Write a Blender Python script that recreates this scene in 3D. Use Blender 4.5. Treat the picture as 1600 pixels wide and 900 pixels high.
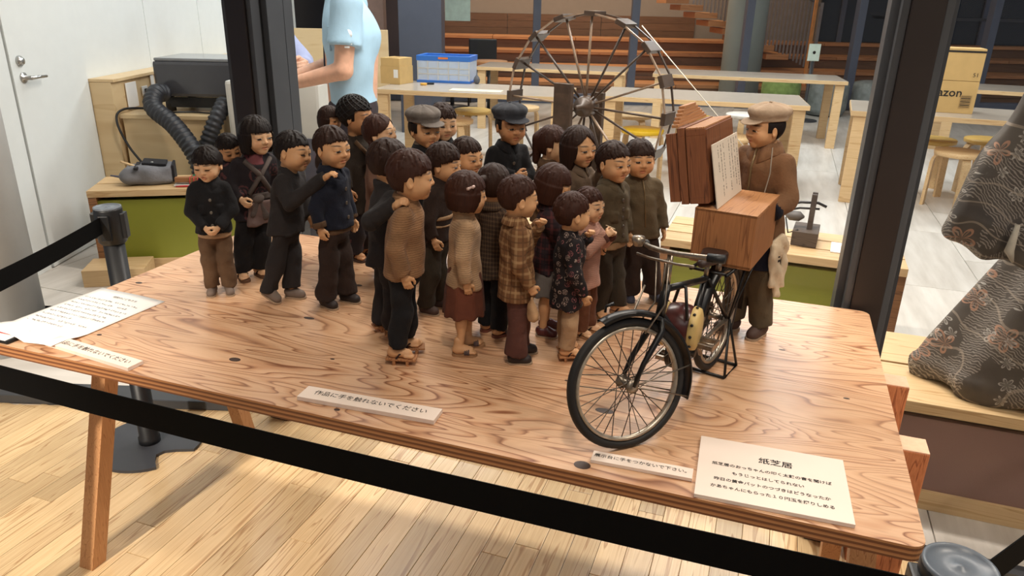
import bpy, bmesh, math, random
import numpy as np
from mathutils import Vector, Matrix, Euler

for _o in list(bpy.data.objects):
    bpy.data.objects.remove(_o, do_unlink=True)
scene = bpy.context.scene
COL = scene.collection
R = math.radians

# ------------------------------------------------------------------ camera
TT = 0.72                                   # table top height
CAM_H = 0.7021 + TT
F_PX, PITCH, ROLL = 1157.77, 0.37137, 0.022089
cam_d = bpy.data.cameras.new('camera')
cam_d.sensor_width = 36.0
cam_d.lens = F_PX / 1600 * 36.0
cam_d.clip_start = 0.02
cam = bpy.data.objects.new('camera', cam_d)
cam.matrix_world = (Matrix.Translation((0, 0, CAM_H)) @ Matrix.Rotation(math.pi / 2 - PITCH, 4, 'X')
                    @ Matrix.Rotation(ROLL, 4, 'Z'))
COL.objects.link(cam)
scene.camera = cam

# ------------------------------------------------------------------ view, world
scene.view_settings.view_transform = 'Standard'
scene.view_settings.look = 'None'
scene.view_settings.gamma = 1.0
scene.view_settings.use_curve_mapping = False
scene.view_settings.exposure = 0.0
world = bpy.data.worlds.new('world')
scene.world = world
world.use_nodes = True
_bg = world.node_tree.nodes['Background']
_bg.inputs[0].default_value = (0.55, 0.62, 0.75, 1)
_bg.inputs[1].default_value = 0.30

# ------------------------------------------------------------------ ceiling lights and added fills
def area(name, loc, size, power, col=(1, .93, .84), size_y=None, rot=(0, 0, 0)):
    d = bpy.data.lights.new(name, 'AREA')
    d.shape = 'RECTANGLE'
    d.size = size
    d.size_y = size_y or size
    d.energy = power
    d.color = col
    o = bpy.data.objects.new(name, d)
    o.location = loc
    o.rotation_euler = rot
    COL.objects.link(o)
    return o

def spot(name, loc, target, power, angle=60, blend=.5, radius=.04, col=(1, .89, .75)):
    d = bpy.data.lights.new(name, 'SPOT')
    d.energy = power
    d.spot_size = R(angle)
    d.spot_blend = blend
    d.shadow_soft_size = radius
    d.color = col
    o = bpy.data.objects.new(name, d)
    o.location = loc
    o.rotation_euler = (Vector(target) - Vector(loc)).to_track_quat('-Z', 'Y').to_euler()
    COL.objects.link(o)
    return o

# workshop beyond the glass
for x, y, p in [(-1.3, 4.6, 22), (1.6, 4.6, 36), (-.6, 7.2, 66), (2.6, 7.2, 70), (4.4, 4.8, 44)]:
    area('panel_or_fill_light', (x, y, 2.95), 1.5, p, (.90, .97, 1), .7)
area('panel_or_fill_light', (.5, 13.2, 2.95), 6, 130, (1, .82, .62), 1.5)
# light track just behind the glass: the main light on the figures
area('ceiling_track_light', (.52, 2.78, 2.9), 2.6, 96, (1, .92, .83), .16, rot=(0, 0, -0.332))
# gallery on this side: warm downlights, added fill spots and an added soft fill
spot('downlight_or_fill_spot', (-2.3, -1.3, 2.9), (-1.6, 1.6, .0), 800, 38, .6, .08)
spot('downlight_or_fill_spot', (-2.1, 1.3, 2.9), (-1.9, 1.5, .0), 60, 44, .7, .06)
spot('downlight_or_fill_spot', (1.7, .9, 2.9), (1.0, 1.3, .6), 80, 60, .7, .05)
spot('downlight_or_fill_spot', (.1, .2, 2.9), (0, 1.5, .9), 76, 64, .7, .08)  # added warm front fill for table and faces, no known fitting
spot('downlight_or_fill_spot', (1.7, -.3, 2.9), (1.5, 2.0, .2), 260, 40, .7, .06)  # added spot that brightens the mauve platform and kimono
area('panel_or_fill_light', (.6, -1.2, 2.9), 2.2, 20, (1, .99, .96), 1.0)  # added neutral fill from the camera side, not a known panel

# ------------------------------------------------------------------ pixel <-> place helpers (1600 x 900 frame)
_cr, _sr, _cp, _sp = math.cos(ROLL), math.sin(ROLL), math.cos(PITCH), math.sin(PITCH)
def ray(px, py):
    a, b = px - 800, py - 450
    a, b = a * _cr + b * _sr, -a * _sr + b * _cr
    return Vector((a / F_PX, _cp - b / F_PX * _sp, -_sp - b / F_PX * _cp))
def onz(px, py, z=0.0):
    d = ray(px, py)
    t = (z - CAM_H) / d.z
    return Vector((t * d.x, t * d.y, z))
def to_px(P):
    x, y, z = P[0], P[1], P[2] - CAM_H
    d, u = y * _cp - z * _sp, y * _sp + z * _cp
    a, b = F_PX * x / d, -F_PX * u / d
    return (800 + a * _cr - b * _sr, 450 + a * _sr + b * _cr, d)
def ondepth(px, py, y):
    d = ray(px, py)
    t = y / d.y
    return Vector((t * d.x, y, CAM_H + t * d.z))
# table frame: origin front left corner, u along the front edge, v to the glass
TYAW = -0.332178
TORG = Vector((-1.13374, 1.42689))
E1 = Vector((math.cos(TYAW), math.sin(TYAW)))
E2 = Vector((-math.sin(TYAW), math.cos(TYAW)))
def tab(u, v, z=TT):
    p = TORG + E1 * u + E2 * v
    return Vector((p.x, p.y, z))
def gl(u, off, z=0.0):
    """point in the grid of the glass wall: u along the wall, off = distance from the camera foot along its normal"""
    p = E1 * u + E2 * off
    return Vector((p.x, p.y, z))

# ------------------------------------------------------------------ naming helpers
def tag(o, label, cat, group=None):
    o['label'] = label
    o['category'] = cat
    if group:
        o['group'] = group
    return o
def thing(name, label, cat, loc=(0, 0, 0), rz=0.0, group=None):
    o = bpy.data.objects.new(name, None)
    o.empty_display_size = .05
    o.location = loc
    o.rotation_euler = (0, 0, rz)
    COL.objects.link(o)
    return tag(o, label, cat, group)
def struct(o):
    o['kind'] = 'structure'
    return o
def copy_tree(o, parent=None):
    c = o.copy()
    COL.objects.link(c)
    if parent is not None:
        c.parent = parent
    for ch in list(o.children):
        copy_tree(ch, c)
    return c

# ------------------------------------------------------------------ materials
MATS = {}
class NT:
    def __init__(self, name):
        m = bpy.data.materials.new(name)
        m.use_nodes = True
        self.m, self.t = m, m.node_tree
        self.b = self.t.nodes['Principled BSDF']
    def n(self, typ, **kw):
        nd = self.t.nodes.new(typ)
        for k, v in kw.items():
            if k.startswith('i_'):
                nd.inputs[k[2:].replace('_', ' ')].default_value = v
            else:
                setattr(nd, k, v)
        return nd
    def l(self, a, b):
        self.t.links.new(a, b)
    def coord(self, scale=(1, 1, 1), out='Object', rot=(0, 0, 0)):
        tc = self.n('ShaderNodeTexCoord')
        mp = self.n('ShaderNodeMapping')
        mp.inputs['Scale'].default_value = scale
        mp.inputs['Rotation'].default_value = rot
        self.l(tc.outputs[out], mp.inputs[0])
        return mp.outputs[0]
    def noise(self, vec, scale, detail=3, rough=.55, dist=0):
        nd = self.n('ShaderNodeTexNoise')
        nd.inputs['Scale'].default_value = scale
        nd.inputs['Detail'].default_value = detail
        nd.inputs['Roughness'].default_value = rough
        nd.inputs['Distortion'].default_value = dist
        self.l(vec, nd.inputs['Vector'])
        return nd.outputs['Fac']
    def ramp(self, fac, stops, interp='LINEAR'):
        r = self.n('ShaderNodeValToRGB')
        r.color_ramp.interpolation = interp
        while len(r.color_ramp.elements) < len(stops):
            r.color_ramp.elements.new(.5)
        for e, (p, c) in zip(r.color_ramp.elements, stops):
            e.position = p
            e.color = (*c, 1) if len(c) == 3 else c
        self.l(fac, r.inputs[0])
        return r.outputs[0]
    def math(self, op, a, b=None):
        nd = self.n('ShaderNodeMath', operation=op)
        for i, x in enumerate((a, b)):
            if x is None:
                continue
            if isinstance(x, (int, float)):
                nd.inputs[i].default_value = x
            else:
                self.l(x, nd.inputs[i])
        return nd.outputs[0]
    def mix(self, fac, a, b, blend='MIX'):
        nd = self.n('ShaderNodeMix', data_type='RGBA', blend_type=blend)
        for i, x in zip((0, 6, 7), (fac, a, b)):
            if isinstance(x, (int, float)):
                nd.inputs[i].default_value = x
            elif isinstance(x, (tuple, list)):
                nd.inputs[i].default_value = (*x, 1) if len(x) == 3 else x
            else:
                self.l(x, nd.inputs[i])
        return nd.outputs[2]
    def bump(self, h, strength=.3, dist=.001):
        nd = self.n('ShaderNodeBump')
        nd.inputs['Strength'].default_value = strength
        nd.inputs['Distance'].default_value = dist
        self.l(h, nd.inputs['Height'])
        self.l(nd.outputs[0], self.b.inputs['Normal'])
    def set(self, rough=.6, metal=0, spec=.5):
        self.b.inputs['Roughness'].default_value = rough
        self.b.inputs['Metallic'].default_value = metal
        self.b.inputs['Specular IOR Level'].default_value = spec
        return self

def srgb(r, g, b):
    f = lambda c: (c / 255 / 12.92) if c / 255 <= .04045 else ((c / 255 + .055) / 1.055) ** 2.4
    return (f(r), f(g), f(b))

def plain(name, col, rough=.5, metal=0, spec=.5, var=.10, vscale=12, bump=0, bscale=200):
    """one paint / plastic / metal colour with faint mottling"""
    if name in MATS:
        return MATS[name]
    t = NT(name).set(rough, metal, spec)
    v = t.coord()
    f = t.noise(v, vscale, 3)
    d = tuple(c * (1 - var) for c in col)
    u = tuple(min(1, c * (1 + var)) for c in col)
    t.l(t.ramp(f, [(.3, d), (.7, u)]), t.b.inputs['Base Color'])
    if bump:
        t.bump(t.noise(v, bscale, 2), bump, .0006)
    MATS[name] = t.m
    return t.m

def wood(name, light, dark, scale=(2, 14, 14), bands=9, rough=.5, fine=1.0, rand=True, rot=(0, 0, 0), sharp=.75, bump=.12):
    """contour-line wood grain along the local X axis"""
    if name in MATS:
        return MATS[name]
    t = NT(name).set(rough)
    tc = t.n('ShaderNodeTexCoord')
    mp = t.n('ShaderNodeMapping')
    mp.inputs['Scale'].default_value = scale
    mp.inputs['Rotation'].default_value = rot
    t.l(tc.outputs['Object'], mp.inputs[0])
    vec = mp.outputs[0]
    if rand:
        oi = t.n('ShaderNodeObjectInfo')
        ml = t.math('MULTIPLY', oi.outputs['Random'], 37.0)
        ad = t.n('ShaderNodeVectorMath', operation='ADD')
        t.l(vec, ad.inputs[0])
        t.l(ml, ad.inputs[1])
        vec = ad.outputs[0]
    f = t.noise(vec, 1.0, 2.5, .5, .35)
    b = t.math('FRACT', t.math('MULTIPLY', f, bands))
    mid = tuple(l * .72 + d * .28 for l, d in zip(light, dark))
    c = t.ramp(b, [(0, light), (.45, mid), (sharp, light), (.93, dark), (1, light)])
    # fine pores
    mp2 = t.n('ShaderNodeMapping')
    mp2.inputs['Scale'].default_value = (scale[0] * 4, scale[1] * 16, scale[2] * 16)
    mp2.inputs['Rotation'].default_value = rot
    t.l(tc.outputs['Object'], mp2.inputs[0])
    p = t.noise(mp2.outputs[0], 1.0, 3, .6)
    c = t.mix(t.ramp(p, [(.45, (0, 0, 0)), (.75, (fine * .5,) * 3)]), c, dark)
    if rand:
        hv = t.n('ShaderNodeHueSaturation')
        t.l(t.math('ADD', t.math('MULTIPLY', oi.outputs['Random'], .35), .80), hv.inputs['Value'])
        t.l(c, hv.inputs['Color'])
        c = hv.outputs[0]
    t.l(c, t.b.inputs['Base Color'])
    t.bump(p, bump, .0005)
    MATS[name] = t.m
    return t.m

def fabric(name, col, rough=.9, weave=900, amount=.6, var=.25):
    if name in MATS:
        return MATS[name]
    t = NT(name).set(rough, 0, .25)
    v = t.coord()
    f = t.noise(v, 14, 3)
    d = tuple(c * (1 - var) for c in col)
    u = tuple(min(1, c * (1 + var)) for c in col)
    c1 = t.ramp(f, [(.3, d), (.7, u)])
    w = t.noise(v, weave, 1)
    t.l(t.mix(t.math('MULTIPLY', w, .35), c1, d), t.b.inputs['Base Color'])
    big = t.noise(v, 60, 3, .6, .4)
    t.bump(t.math('ADD', t.math('MULTIPLY', big, 2.5), t.math('MULTIPLY', w, .5)), amount, .0016)
    t.b.inputs['Sheen Weight'].default_value = .03
    MATS[name] = t.m
    return t.m

def plaid(name, base, line1, line2, sc=60, rough=.9, lw=.80):
    if name in MATS:
        return MATS[name]
    t = NT(name).set(rough, 0, .25)
    v = t.coord()
    sp = t.n('ShaderNodeSeparateXYZ')
    t.l(v, sp.inputs[0])
    ang = t.math('ARCTAN2', sp.outputs[1], sp.outputs[0])
    a = t.math('FRACT', t.math('MULTIPLY', t.math('ADD', ang, 4.0), sc * .05))
    z = t.math('FRACT', t.math('MULTIPLY', sp.outputs[2], sc))
    la = t.math('GREATER_THAN', a, lw)
    lz = t.math('GREATER_THAN', z, lw)
    lb = t.math('LESS_THAN', t.math('ABSOLUTE', t.math('SUBTRACT', z, .4)), .07)
    lc = t.math('LESS_THAN', t.math('ABSOLUTE', t.math('SUBTRACT', a, .4)), .07)
    c = t.mix(t.math('MULTIPLY', la, .55), base, line1)
    c = t.mix(t.math('MULTIPLY', lz, .55), c, line1)
    c = t.mix(t.math('MULTIPLY', t.math('MAXIMUM', lb, lc), .6), c, line2)
    w = t.noise(v, 800, 1)
    c = t.mix(t.math('MULTIPLY', t.noise(v, 20, 3), .5), c, tuple(x * .5 for x in base))
    t.l(c, t.b.inputs['Base Color'])
    t.bump(t.math('ADD', t.math('MULTIPLY', t.noise(v, 45, 2), 2.5), t.math('MULTIPLY', w, .5)), .35, .0016)
    MATS[name] = t.m
    return t.m

def floral(name, base, spotc, spot2, scale=55, rough=.8):
    if name in MATS:
        return MATS[name]
    t = NT(name).set(rough, 0, .3)
    v = t.coord()
    vo = t.n('ShaderNodeTexVoronoi')
    vo.inputs['Scale'].default_value = scale
    vo.inputs['Randomness'].default_value = .55
    t.l(v, vo.inputs['Vector'])
    d = vo.outputs['Distance']
    petal = t.math('FRACT', t.math('MULTIPLY', d, 5.0))
    msk = t.math('LESS_THAN', d, .40)
    pm = t.math('MULTIPLY', msk, t.math('GREATER_THAN', petal, .5))
    brk = t.math('GREATER_THAN', t.noise(v, scale * 5, 1), .46)
    pm = t.math('MULTIPLY', pm, brk)
    rnd = t.math('GREATER_THAN', vo.outputs['Color'], .55)
    col = t.mix(rnd, spotc, spot2)
    c = t.mix(t.math('MULTIPLY', pm, .75), base, col)
    t.l(c, t.b.inputs['Base Color'])
    t.bump(t.noise(v, 45, 2), .35, .003)
    MATS[name] = t.m
    return t.m

def knit(name, col, sc=420):
    if name in MATS:
        return MATS[name]
    t = NT(name).set(.95, 0, .15)
    v = t.coord()
    wv = t.n('ShaderNodeTexWave', wave_type='BANDS', bands_direction='Z')
    wv.inputs['Scale'].default_value = sc / 6
    wv.inputs['Distortion'].default_value = 3
    wv.inputs['Detail'].default_value = 1
    wv.inputs['Detail Scale'].default_value = 6
    t.l(v, wv.inputs['Vector'])
    n = t.noise(v, 26, 3)
    c = t.ramp(n, [(.3, tuple(x * .72 for x in col)), (.7, tuple(min(1, x * 1.18) for x in col))])
    c = t.mix(t.math('MULTIPLY', wv.outputs['Fac'], .30), c, tuple(x * .5 for x in col))
    t.l(c, t.b.inputs['Base Color'])
    t.bump(t.math('ADD', wv.outputs['Fac'], t.math('MULTIPLY', t.noise(v, 700, 1), .8)), .5, .001)
    t.b.inputs['Sheen Weight'].default_value = .08
    MATS[name] = t.m
    return t.m

def emis(name, col, s):
    t = NT(name)
    t.b.inputs['Base Color'].default_value = (*col, 1)
    t.b.inputs['Emission Color'].default_value = (*col, 1)
    t.b.inputs['Emission Strength'].default_value = s
    return t.m

# ------------------------------------------------------------------ mesh helpers
def obj_from(name, verts, faces, mat=None, parent=None, smooth=False, mats=None, fmat=None):
    me = bpy.data.meshes.new(name)
    me.from_pydata([tuple(v) for v in verts], [], [tuple(f) for f in faces])
    if mats:
        for m in mats:
            me.materials.append(m)
        if fmat is not None:
            me.polygons.foreach_set('material_index', fmat)
    elif mat:
        me.materials.append(mat)
    if smooth:
        me.polygons.foreach_set('use_smooth', [True] * len(me.polygons))
    me.update()
    o = bpy.data.objects.new(name, me)
    COL.objects.link(o)
    if parent is not None:
        o.parent = parent
    return o

class MB:
    """collects boxes, tubes, lathes into one mesh"""
    def __init__(self):
        self.v, self.f, self.s = [], [], []
    def add(self, vs, fs, smooth=False):
        k = len(self.v)
        self.v += [Vector(v) for v in vs]
        self.f += [tuple(i + k for i in f) for f in fs]
        self.s += [smooth] * len(fs)
        return self
    def box(self, c, s, rz=0.0, bev=0.0, M=None):
        """box of full size s centred at c, optionally chamfered"""
        x, y, z = s[0] / 2, s[1] / 2, s[2] / 2
        if bev <= 0:
            vs = [(a * x, b * y, d * z) for a in (-1, 1) for b in (-1, 1) for d in (-1, 1)]
            fs = [(0, 1, 3, 2), (4, 6, 7, 5), (0, 4, 5, 1), (2, 3, 7, 6), (0, 2, 6, 4), (1, 5, 7, 3)]
        else:
            bm = bmesh.new()
            bmesh.ops.create_cube(bm, size=1)
            bmesh.ops.scale(bm, vec=s, verts=bm.verts)
            bmesh.ops.bevel(bm, geom=bm.edges[:], offset=min(bev, min(s) * .45), segments=2, affect='EDGES', profile=.6)
            bm.verts.index_update()
            vs = [tuple(v.co) for v in bm.verts]
            fs = [tuple(v.index for v in f.verts) for f in bm.faces]
            bm.free()
        X = (M if M is not None else Matrix.Identity(4))
        T = Matrix.Translation(c) @ Matrix.Rotation(rz, 4, 'Z') @ X
        return self.add([T @ Vector(v) for v in vs], fs)
    def tube(self, pts, r, n=8, caps=True, closed=False, smooth=True):
        pts = [Vector(p) for p in pts]
        m = len(pts)
        rs = r if isinstance(r, (list, tuple)) else [r] * m
        vs, fs = [], []
        up = None
        for i, p in enumerate(pts):
            if closed:
                d = pts[(i + 1) % m] - pts[i - 1]
            else:
                d = pts[min(i + 1, m - 1)] - pts[max(i - 1, 0)]
            d.normalize()
            if up is None:
                up = Vector((0, 0, 1)) if abs(d.z) < .9 else Vector((1, 0, 0))
            a = d.cross(up)
            if a.length < 1e-6:
                a = d.orthogonal()
            a.normalize()
            b = a.cross(d).normalized()
            up = b
            for k in range(n):
                t = 2 * math.pi * k / n
                vs.append(p + (a * math.cos(t) + b * math.sin(t)) * rs[i])
        for i in range(m if closed else m - 1):
            for k in range(n):
                j = (i + 1) % m
                fs.append((i * n + k, i * n + (k + 1) % n, j * n + (k + 1) % n, j * n + k))
        if caps and not closed:
            fs.append(tuple(range(n - 1, -1, -1)))
            fs.append(tuple((m - 1) * n + k for k in range(n)))
        return self.add(vs, fs, smooth)
    def lathe(self, prof, n=24, c=(0, 0, 0), M=None, smooth=True):
        """prof = [(r, z), ...]"""
        T = Matrix.Translation(c) @ (M if M is not None else Matrix.Identity(4))
        vs, fs = [], []
        for r, z in prof:
            for k in range(n):
                t = 2 * math.pi * k / n
                vs.append(T @ Vector((r * math.cos(t), r * math.sin(t), z)))
        for i in range(len(prof) - 1):
            for k in range(n):
                fs.append((i * n + k, i * n + (k + 1) % n, (i + 1) * n + (k + 1) % n, (i + 1) * n + k))
        if prof[0][0] > 1e-5:
            fs.append(tuple(range(n - 1, -1, -1)))
        if prof[-1][0] > 1e-5:
            fs.append(tuple((len(prof) - 1) * n + k for k in range(n)))
        return self.add(vs, fs, smooth)
    def prism(self, poly, z0, z1, M=None):
        """poly in XY extruded z0..z1"""
        T = M if M is not None else Matrix.Identity(4)
        n = len(poly)
        vs = [T @ Vector((x, y, z0)) for x, y in poly] + [T @ Vector((x, y, z1)) for x, y in poly]
        fs = [tuple(range(n - 1, -1, -1)), tuple(range(n, 2 * n))]
        fs += [(i, (i + 1) % n, n + (i + 1) % n, n + i) for i in range(n)]
        return self.add(vs, fs)
    def build(self, name, mat=None, parent=None, loc=None, rz=None):
        me = bpy.data.meshes.new(name)
        me.from_pydata([tuple(v) for v in self.v], [], self.f)
        me.polygons.foreach_set('use_smooth', self.s)
        if mat:
            me.materials.append(mat)
        me.update()
        o = bpy.data.objects.new(name, me)
        COL.objects.link(o)
        if parent is not None:
            o.parent = parent
        if loc is not None:
            o.location = loc
        if rz is not None:
            o.rotation_euler = (0, 0, rz)
        return o

def mesh_only(mb, name, mat):
    o = mb.build(name, mat)
    me = o.data
    bpy.data.objects.remove(o)
    return me

def text_mesh(name, body, size, mat, parent, M, align='CENTER', bold=0.0, line=1.0):
    cu = bpy.data.curves.new(name, 'FONT')
    cu.body = body
    cu.size = size
    cu.align_x = align
    cu.align_y = 'CENTER'
    cu.space_line = line
    cu.offset = bold
    cu.resolution_u = 2
    to = bpy.data.objects.new(name, cu)
    COL.objects.link(to)
    dg = bpy.context.evaluated_depsgraph_get()
    me = bpy.data.meshes.new_from_object(to.evaluated_get(dg))
    bpy.data.objects.remove(to, do_unlink=True)
    me.name = name
    me.materials.clear()
    me.materials.append(mat)
    o = bpy.data.objects.new(name, me)
    COL.objects.link(o)
    o.parent = parent
    o.matrix_local = M
    return o
# ================================================================== setting
M_PLANK = wood('oak_floor', srgb(222, 194, 150), srgb(178, 140, 98), (1.1, 22, 22), 6, .26, .7)
M_TILE = plain('pale_vinyl_tile', srgb(216, 208, 198), .45, var=.05, vscale=3)
def pale_tile():
    t = NT('pale_floor_tile').set(.38)
    tc = t.n('ShaderNodeTexCoord'); mp = t.n('ShaderNodeMapping'); mp.inputs['Scale'].default_value = (1.3, 9, 9)
    oi = t.n('ShaderNodeObjectInfo'); ad = t.n('ShaderNodeVectorMath', operation='ADD')
    t.l(tc.outputs['Object'], mp.inputs[0]); t.l(mp.outputs[0], ad.inputs[0]); t.l(t.math('MULTIPLY', oi.outputs['Random'], 31.0), ad.inputs[1])
    f = t.noise(ad.outputs[0], 1.2, 4, .6)
    c = t.ramp(f, [(.3, srgb(196, 188, 178)), (.55, srgb(216, 209, 200)), (.75, srgb(228, 222, 214))])
    hv = t.n('ShaderNodeHueSaturation'); t.l(c, hv.inputs['Color'])
    t.l(t.math('ADD', t.math('MULTIPLY', oi.outputs['Random'], .10), .94), hv.inputs['Value'])
    t.l(hv.outputs[0], t.b.inputs['Base Color'])
    return t.m
M_TILE = pale_tile()
M_WHITEWALL = plain('white_wall_panel', srgb(226, 230, 228), .55, var=.015)
M_FRAME = plain('dark_grey_aluminium', srgb(70, 72, 76), .42, .3, var=.06)
M_CORE = plain('dark_bronze_post', srgb(38, 30, 28), .40, .1, var=.06)
M_BLACK = plain('black_plastic', srgb(18, 18, 20), .5, var=.1)
M_GASKET = plain('black_gasket', srgb(8, 8, 9), .6)

# base slabs (the visible boards and tiles lie on them as pieces of their own)
floor = struct(MB().box((0, 0, -.03), (7.2, 3.75, .04)).build('floor', M_PLANK, loc=gl(-.2, .05, 0), rz=TYAW))
rnd = random.Random(4)
PW, PL = .075, .92
u = -3.0
plank_src = {}
while u < 1.6:
    end = min(1.92, (2.385 + .3261 * u) / .9453)
    o0 = .55 - rnd.random() * PL
    while o0 < end:
        o1 = min(o0 + PL, end)
        if o1 - o0 > .03 and o1 > .6:
            L = round(o1 - o0, 3)
            key = L
            if key not in plank_src:
                plank_src[key] = mesh_only(MB().box((0, 0, 0), (L - .0015, PW - .0014, .012), bev=.0012), 'plank', M_PLANK)
            p = bpy.data.objects.new('plank', plank_src[key])
            COL.objects.link(p)
            p.parent = floor
            p.matrix_parent_inverse = floor.matrix_basis.inverted()
            p.location = gl(u + PW / 2, (o0 + o1) / 2, -.006)
            p.rotation_euler = (0, 0, TYAW + math.pi / 2)
        o0 = o1
    u += PW

floor2 = struct(MB().box((0, 0, -.03), (11.5, 14.0, .04)).build('floor_workshop', M_TILE, loc=gl(0.2, 8.96, 0), rz=TYAW))
TMESH = mesh_only(MB().box((0, 0, 0), (1.196, .596, .012), bev=.0015), 'tile', M_TILE)
THALF = mesh_only(MB().box((0, 0, 0), (.596, .596, .012), bev=.0015), 'tile', M_TILE)
for j in range(8):
    for i in range(18):
        uu, oo = -4.2 + j * .6 + .3 * 0, 1.94 + .6 + i * 1.2 - (.6 if j % 2 else 0)
        for uu2 in (uu, uu + 4.8):
            if oo - .6 > 11.5:
                continue
            half = oo - .6 < 1.9
            c = gl(uu2 + .3, 1.94 + .3 if half else oo, -.006)
            p = bpy.data.objects.new('tile', THALF if half else TMESH)
            COL.objects.link(p)
            p.parent = floor2
            p.matrix_parent_inverse = floor2.matrix_basis.inverted()
            p.location = c
            p.rotation_euler = (0, 0, TYAW + math.pi / 2)
# tile strip in front of the left opening
struct(MB().box((0, 0, -.0065), (2.1, .9, .013)).build('floor_threshold', M_TILE, loc=(-1.95, 2.83, 0)))

# black threshold rail, left opening
struct(MB().box((0, 0, .018), (1.75, .10, .036), bev=.004).box((0, .062, .010), (1.75, .03, .020), bev=.002).build('trim_1', M_FRAME, loc=(-1.82, 2.42, 0), rz=R(-1.5)))

# posts of the glass wall
def glass_post(n, u0, z0=0.0, z1=3.0):
    post = struct(MB().box((0, 0, z1 / 2), (.070, .200, z1), bev=.003).build('post_%d' % n, M_CORE, loc=gl(u0, 2.006), rz=TYAW))
    for sg in (-1, 1):
        # frame strips on both flanks: aluminium bars with a black gasket between
        MB().box((sg * .0430, -.072, z1 / 2), (.016, .040, z1), bev=.0015).build('frame_strip', M_FRAME, post)
        MB().box((sg * .0420, -.046, z1 / 2), (.014, .012, z1)).build('gasket', M_GASKET, post)
        MB().box((sg * .0515, .000, z1 / 2), (.033, .080, z1), bev=.0015).build('frame_strip', M_FRAME, post)
        MB().box((sg * .0460, .046, z1 / 2), (.022, .012, z1)).build('gasket', M_GASKET, post)
        MB().box((sg * .0480, .075, z1 / 2), (.026, .046, z1), bev=.0015).build('frame_strip', M_FRAME, post)
    return post
glass_post(1, -1.533)
glass_post(2, .277)

# panes and their bottom rails
def glass_mat():
    t = NT('clear_glass')
    t.t.nodes.remove(t.b)
    out = [n for n in t.t.nodes if n.type == 'OUTPUT_MATERIAL'][0]
    tr = t.n('ShaderNodeBsdfTransparent'); tr.inputs[0].default_value = (.985, .99, .985, 1)
    gs = t.n('ShaderNodeBsdfGlossy'); gs.inputs['Roughness'].default_value = .0
    fr = t.n('ShaderNodeFresnel'); fr.inputs[0].default_value = 1.45
    mx = t.n('ShaderNodeMixShader')
    t.l(t.math('MULTIPLY', fr.outputs[0], .8), mx.inputs[0]); t.l(tr.outputs[0], mx.inputs[1]); t.l(gs.outputs[0], mx.inputs[2]); t.l(mx.outputs[0], out.inputs[0])
    return t.m
M_GLASS = glass_mat()
for n, (ua, ub) in enumerate(((-1.465, .209), (.345, 2.02))):
    w = struct(MB().box((0, 0, .010), (ub - ua, .045, .020), bev=.002).build('window_%d' % (n + 1), M_FRAME, loc=gl((ua + ub) / 2, 1.955), rz=TYAW))
    vs = [((ua - ub) / 2, 0, .02), ((ub - ua) / 2, 0, .02), ((ub - ua) / 2, 0, 3.0), ((ua - ub) / 2, 0, 3.0)]
    obj_from('pane', vs, [(0, 1, 2, 3)], M_GLASS, w)

# white wall on the left with its flush door
WX = -2.52
wl = struct(MB().box((-.06, 3.0, 1.5), (.10, 9.2, 3.0)).build('wall_left', M_GASKET, loc=(WX - .006, 4.2, 0)))
seams = [2.62, 3.80, 4.47, 5.30, 6.2, 7.1, 8.0, 8.9]
for a, b in zip(seams[:-1], seams[1:]):
    if abs(a - 3.80) < .01:
        continue
    MB().box((.001, (a + b) / 2 - 4.2, 1.5), (.014, b - a - .007, 3.0), bev=.001).build('wall_panel', M_WHITEWALL, wl)
M_CHROME = plain('brushed_steel', srgb(190, 190, 188), .28, .9, var=.05)
d1 = struct(MB().box((0, 0, 1.5), (.018, .66, 2.99), bev=.002).build('door_1', M_WHITEWALL, loc=(WX + .002, 4.135, 0)))
mb = MB().lathe([(.027, 0), (.027, .006), (.012, .008), (.011, .045), (.006, .05)], 20, (.009, -.255, 1.0), Matrix.Rotation(math.pi / 2, 4, 'Y'))
mb.tube([(.050, -.258, 1.0), (.056, -.20, 1.0), (.056, -.135, .998)], [.010, .0085, .0075], 10)
mb.build('door_handle', M_CHROME, d1)
MB().lathe([(.026, 0), (.026, .010), (.018, .014), (.016, .022), (.004, .023)], 20, (.009, -.262, 1.082), Matrix.Rotation(math.pi / 2, 4, 'Y')).build('door_lock', M_CHROME, d1)

# white round column at the left edge
M_COLW = plain('pale_grey_column', srgb(196, 198, 198), .6, var=.03)
cc = ondepth(60, 480, 2.86)
struct(MB().lathe([(.16, 0), (.16, 3.0)], 40, (0, 0, 0)).build('column_1', M_COLW, loc=(cc.x - .165, 2.86, 0)))

# rear wall of the gallery, behind the viewer
struct(MB().box((0, 0, 1.5), (9, .1, 3.0)).build('wall_rear', plain('warm_white_wall', srgb(214, 206, 196), .8, var=.02), loc=(0, -3.0, 0)))

struct(MB().box((0, 0, 0), (15, 20, .06)).build('ceiling', plain('white_ceiling', srgb(222, 220, 214), .8, var=.02), loc=(1.2, 6.0, 3.10)))
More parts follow.
